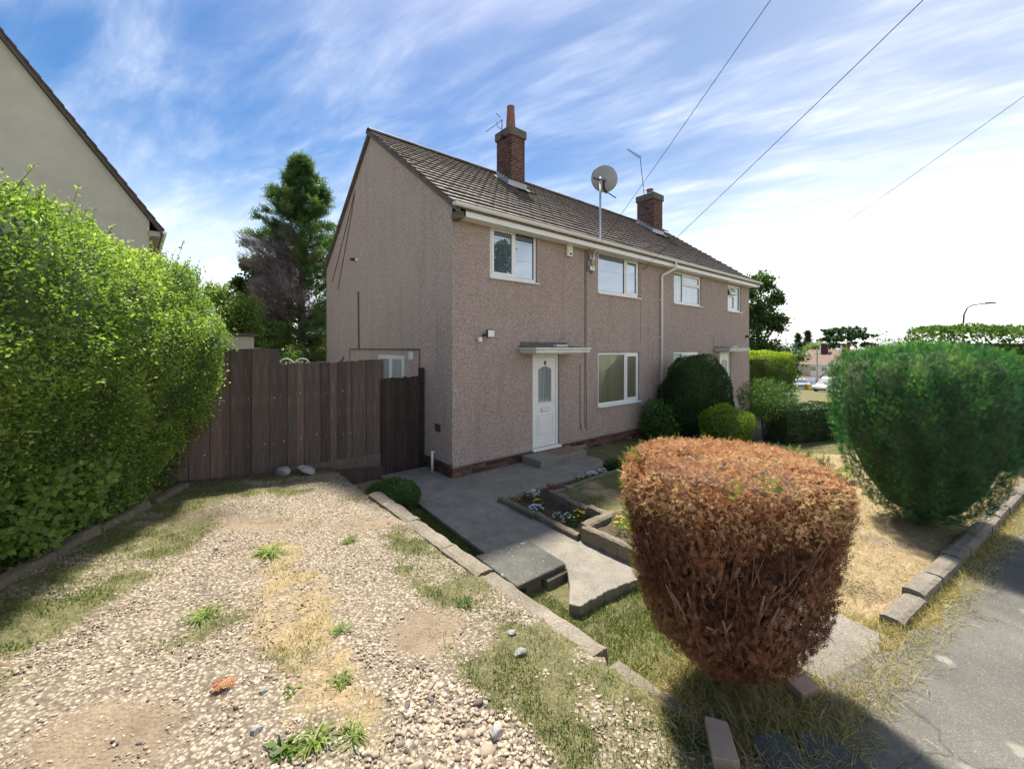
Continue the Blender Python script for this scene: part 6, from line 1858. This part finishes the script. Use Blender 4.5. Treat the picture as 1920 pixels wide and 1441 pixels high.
# grass
def grass(name, label, x, y, h, w, tint, seed, lean=.5, flat=0):
    r = np.random.default_rng(seed); n = len(x)
    z = terrain(x, y)
    P = np.stack([x, y, z - .004], 1)
    a = r.uniform(0, 6.283, n); l = np.abs(r.normal(lean, .35, n)) + flat
    D = np.stack([np.cos(a) * l, np.sin(a) * l, np.ones(n)], 1)
    V, F = leaf_quads(P, D, r.normal(size=(n, 3)), h, w, .22)
    o = fast_mesh(name, V, F, M['grass'], rep(np.clip(tint, 0, 1), 4), stuff=True)
    return tag(o, label, 'grass')
x, y = sample(1150000, -5.2, 9.0, 1.15, 12)
s_, t_ = W2L(x, y)
g_, st_w, gv_, so_w = zones(x, y)
ok = ~covered(x, y) & (t_ < 1.1)
dn = np.clip(g_ * 1.05 - .12, 0, 1) * (1 - so_w) * (1 - .45 * st_w); dd = np.clip(st_w - .2, 0, 1) * (1 - so_w)
patch = ss(fbm(np.stack([x, y], 1), 4.0, 61), .34, .56)
u = rng.random(len(x)); drv0 = (s_ < -1.82)
isg = ok & (u < dn * (.15 + .85 * patch) * np.where(drv0, 1.0, .62))
iss = ok & ~isg & (u < dd * (.35 + .65 * patch) * .52)
fall = np.exp(-np.clip(np.hypot(x, y) - 6, 0, 9) / 5)
drv = (s_ < -1.82)
near_ = rng.random(len(x)) < np.clip(fall, .12, 1) * .8
q = isg & near_
hh = rng.uniform(.018, .05, q.sum()) * np.where(drv[q], .8, 1.05)
grass('green_grass', 'short green turf on the drive edges, strips and lawn', x[q], y[q], hh, .0045 + .0015 * rng.random(q.sum()), rng.normal(.44, .17, q.sum()) + .30 * (fbm(np.stack([x[q], y[q]], 1), 3, 5) - .4) + .30 * st_w[q], 3, .6)
q = iss & near_
hh = rng.uniform(.015, .055, q.sum())
grass('dry_grass', 'dry straw-coloured grass of the parched lawn and verges', x[q], y[q], hh, .004, rng.normal(.84, .10, q.sum()) - .25 * (rng.random(q.sum()) < .16), 4, 1.1)
# longer straw by the bush foot, the boundary blocks and the pavement edge
def band(n, f):
    a, b = f(rng.random(n)); return a, b
xs_, ys_, hs = [], [], []
n = 9000
a = rng.uniform(0, 6.283, n); r = np.abs(rng.normal(0, .30, n))
xs_.append(bxp + .02 + np.cos(a) * r); ys_.append(byp - .08 + np.sin(a) * r); hs.append(rng.uniform(.04, .16, n))
n = 9000
ss_ = rng.uniform(-1.75, 5.5, n); tt_ = edge_t(ss_) - rng.normal(.10, .07, n)
w_ = L2W(ss_, tt_); xs_.append(w_[0]); ys_.append(w_[1]); hs.append(rng.uniform(.03, .15, n))
n = 5200
ss_ = rng.uniform(-1.7, .1, n); tt_ = rng.uniform(-6.12, -5.5, n)
w_ = L2W(ss_, tt_); k_ = ~((ss_ > -1.0) & (ss_ < -.2)); xs_.append(w_[0][k_]); ys_.append(w_[1][k_]); hs.append(rng.uniform(.03, .13, k_.sum()))
x = np.concatenate(xs_); y = np.concatenate(ys_); hh = np.concatenate(hs)
grass('long_straw', 'long dry straw around the brown bush and along the boundary blocks', x, y, hh, .0036, rng.normal(.85, .11, len(x)) - .4 * (rng.random(len(x)) < .10), 6, 1.3)
n = 7500
ss_ = rng.uniform(-1.7, -.1, n); tt_ = rng.uniform(-5.4, -3.5, n)
ok = ~((ss_ > -1.03) & (tt_ > -4.08)) & ~((ss_ < -.6) & (tt_ > -3.5))
w_ = L2W(ss_[ok], tt_[ok])
grass('lush_grass', 'fresh bright green grass in the hollow between kerb wall and path', w_[0], w_[1], rng.uniform(.03, .085, ok.sum()), .006, rng.normal(.42, .13, ok.sum()), 7, .8)
n = 5200
ss_ = rng.uniform(-1.34, -1.06, n); tt_ = rng.uniform(-2.75, -.95, n); w_ = L2W(ss_, tt_)
grass('path_edge_grass', 'narrow strip of green grass between kerb wall and path', w_[0], w_[1], rng.uniform(.03, .06, n), .005, rng.normal(.42, .13, n), 8, .6)

# rosette weeds on the drive
def weed(px, py, z, R_, n, seed, label, tint=.6, up=.45, wide=.14):
    r = np.random.default_rng(seed)
    p = atz(px, py, z); zz = T1(*p)
    o = thing('weed', label, 'weed', (p[0], p[1], zz), 0, 'weeds on the drive')
    a = r.uniform(0, 6.283, n); L = R_ * r.uniform(.55, 1.15, n)
    D = np.stack([np.cos(a), np.sin(a), np.abs(r.normal(up, .25, n))], 1)
    V, F = leaf_quads(r.normal(size=(n, 3)) * np.array([.02, .02, .0]), D, np.tile([0, 0, 1.], (n, 1)) + r.normal(size=(n, 3)) * .25, L, L * wide, .2)
    fast_mesh('leaves', V, F, M['weed'], rep(np.clip(r.normal(tint, .18, n), 0, 1), 4), parent=o, stuff=True)
weed(385, 1160, .5, .17, 70, 1, 'spiky pale weed rosette in the middle of the drive', .9, .22, .06)
weed(505, 1040, .48, .2, 90, 2, 'wide flat pale weed at the back of the gravel', .9, .15, .06)
weed(590, 1405, .5, .11, 70, 3, 'bright weed clump at the bottom edge of the drive', .75, .3, .09)
weed(660, 1395, .5, .10, 50, 4, 'small weed clump right beside the bottom-edge weed', .8, .3, .09)
weed(530, 1425, .5, .07, 26, 5, 'broad-leaved weed at the bottom left of the weeds', .45, .5, .4)
weed(545, 1310, .5, .04, 22, 6, 'tiny isolated bright green weed among the pebbles', .5, .5, .4)
weed(870, 1135, .43, .09, 60, 7, 'grassy weed clump on the gravel near the kerb wall', .4, .9, .08)
weed(640, 1190, .47, .09, 60, 8, 'yellowing grass tuft on the central strip of the drive', .85, .6, .08)
weed(655, 1010, .44, .10, 80, 9, 'yellow-green grass tuft at the far end of the central strip', .8, .6, .08)
weed(640, 1290, .48, .08, 60, 10, 'small yellowish tuft where the central strip fades into pebbles', .75, .6, .1)
p = atz(413, 1312, .5)
r_ = np.random.default_rng(3); n = 90
o = thing('dead_sprig', 'orange-brown dead conifer sprig lying on the gravel', 'sprig', (p[0], p[1], T1(*p) + .02), .6)
V, F = sprays(np.stack([r_.uniform(-.05, .04, n), r_.normal(0, .016, n), r_.uniform(0, .02, n)], 1), np.stack([np.ones(n), r_.normal(0, .5, n), r_.normal(.15, .25, n)], 1), np.tile([0, 0, 1.], (n, 1)), .04, tm5)
fast_mesh('sprays', V, F, M['deadtop'], rep(np.clip(r_.normal(.2, .15, n), 0, 1), len(tm5)), parent=o, stuff=True)
rg2 = random.Random(9)
for k, (px, py, sz, lab) in enumerate([(495, 1320, .025, 'smooth pale cobble just right of the orange sprig'), (480, 1402, .028, 'large pale cobble near the bottom edge of the drive'), (975, 1220, .035, 'grey cobble on the grass strip by the kerb wall'), (960, 1180, .03, 'small grey cobble left of the kerb wall grass'), (405, 1035, .03, 'lone stone at the back of the gravel'), (930, 1370, .04, 'dark purple-grey cobble among the near pebbles')]):
    p = atz(px, py, .48); rock('cobble', lab, (p[0], p[1], T1(*p) + sz * .35), (sz * 1.3, sz, sz * .6), 300 + k, M['rock'], 'stone', rz=rg2.uniform(0, 3))

# flowers in the bed
def flowers(label, s, t, R_, nl, nf, mat, seed, hgt=.10, col='petalw', fs=.022):
    r = np.random.default_rng(seed); x, y = L2W(s, t)
    o = thing('flower_clump', label, 'flowers', (x, y, T1(x, y)), 0, 'bedding flowers')
    a = r.uniform(0, 6.283, nl); q = R_ * np.sqrt(r.random(nl))
    P = np.stack([np.cos(a) * q, np.sin(a) * q, r.uniform(.0, hgt * .8, nl)], 1)
    L = r.uniform(.025, .05, nl)
    V, F = leaf_quads(P, np.stack([np.cos(a), np.sin(a), np.ones(nl) * .8], 1) + r.normal(size=(nl, 3)) * .5, r.normal(size=(nl, 3)) + np.array([0, 0, 1]), L, L * .5)
    fast_mesh('leaves', V, F, mat, rep(np.clip(r.normal(.5, .2, nl), 0, 1), 4), parent=o, stuff=True)
    a = r.uniform(0, 6.283, nf); q = R_ * np.sqrt(r.random(nf)) * .95
    C = np.stack([np.cos(a) * q, np.sin(a) * q, hgt * (1.1 - .4 * (q / R_) ** 2) + r.uniform(-.015, .015, nf)], 1)
    VV = []
    for k in range(5):
        b = 2 * math.pi * k / 5 + r.uniform(0, .3, nf)
        D = np.stack([np.cos(b), np.sin(b), np.ones(nf) * .25], 1) + r.normal(size=(nf, 3)) * .15
        V, _ = leaf_quads(C, D, np.tile([0, 0, 1.], (nf, 1)), fs, fs * .8); VV.append(V)
    V = np.concatenate(VV)
    fast_mesh('petals', V, np.arange(len(V)).reshape(-1, 4), M[col], rep(np.clip(r.random(len(V) // 4), 0, 1), 4), parent=o, stuff=True)
flowers('white flower clump in the middle of the bed near the path edging', .16, -2.12, .12, 90, 40, M['shrub'], 1, .12)
flowers('white flower clump at the top of the bed by the lawn wall', .52, -1.68, .12, 90, 36, M['shrub'], 2, .13)
flowers('single orange flower clump at the near top corner of the bed', .12, -1.66, .10, 90, 12, M['shrub'], 3, .13, 'petalo')
flowers('wide low clump of small white flowers at the lower end of the bed', .20, -2.62, .20, 260, 46, M['shrub'], 4, .13, 'petalw', .014)
flowers('yellow and orange flower clump beside the wide white clump', .42, -2.70, .13, 160, 20, M['shrub'], 5, .15, 'petaly')
flowers('yellow-green flower clump between the two white clumps', .36, -1.95, .09, 80, 14, M['shrub'], 6, .12, 'petaly')
flowers('white flower cluster at the far end of the narrow border', 1.98, -1.68, .12, 90, 46, M['shrub'], 7, .11)
flowers('second white cluster at the very end of the narrow border', 2.22, -1.72, .11, 90, 40, M['shrub'], 8, .11)
flowers('yellow pansy clump half way along the narrow border', 1.60, -1.70, .09, 80, 10, M['shrub'], 9, .11, 'petaly')
flowers('dark reddish flower clump near the start of the narrow border', .95, -1.70, .11, 120, 7, M['deadside'], 10, .12, 'petalo')
flowers('green and yellow plant in the raised bed by the brown bush', .34, -3.55, .17, 200, 20, M['lime'], 11, .16, 'petaly')
flowers('small white flower at the edge of the raised bed', .20, -3.9, .07, 40, 9, M['shrub'], 12, .10)
w_ = L2W(2.75, -1.6); shrub('border_plant', 'low dark green plant at the corner of path and lawn', w_[0], w_[1], dome(.22, .22), 1400, .04, M['darkshrub'], 97, .5, .08, 4, None, 'plant', stems=3, loose=.04)

# trees and a hedge on the opposite side of the street, reflected in the windows
w_ = L2W(19.3, -23)
tree('tree', 'broad green tree across the street, mirrored in the upstairs window', w_[0], w_[1], 13, [(0, 0, 10.4, 1.1, 1.1, 1.7, 2), (-.3, 0, 7.6, 1.3, 1.3, 1.6, 1.6), (.3, 0, 5.0, 1.4, 1.4, 1.6, 1.4)], 6000, .28, M['tree'], 99, z=.5, tint0=.5)
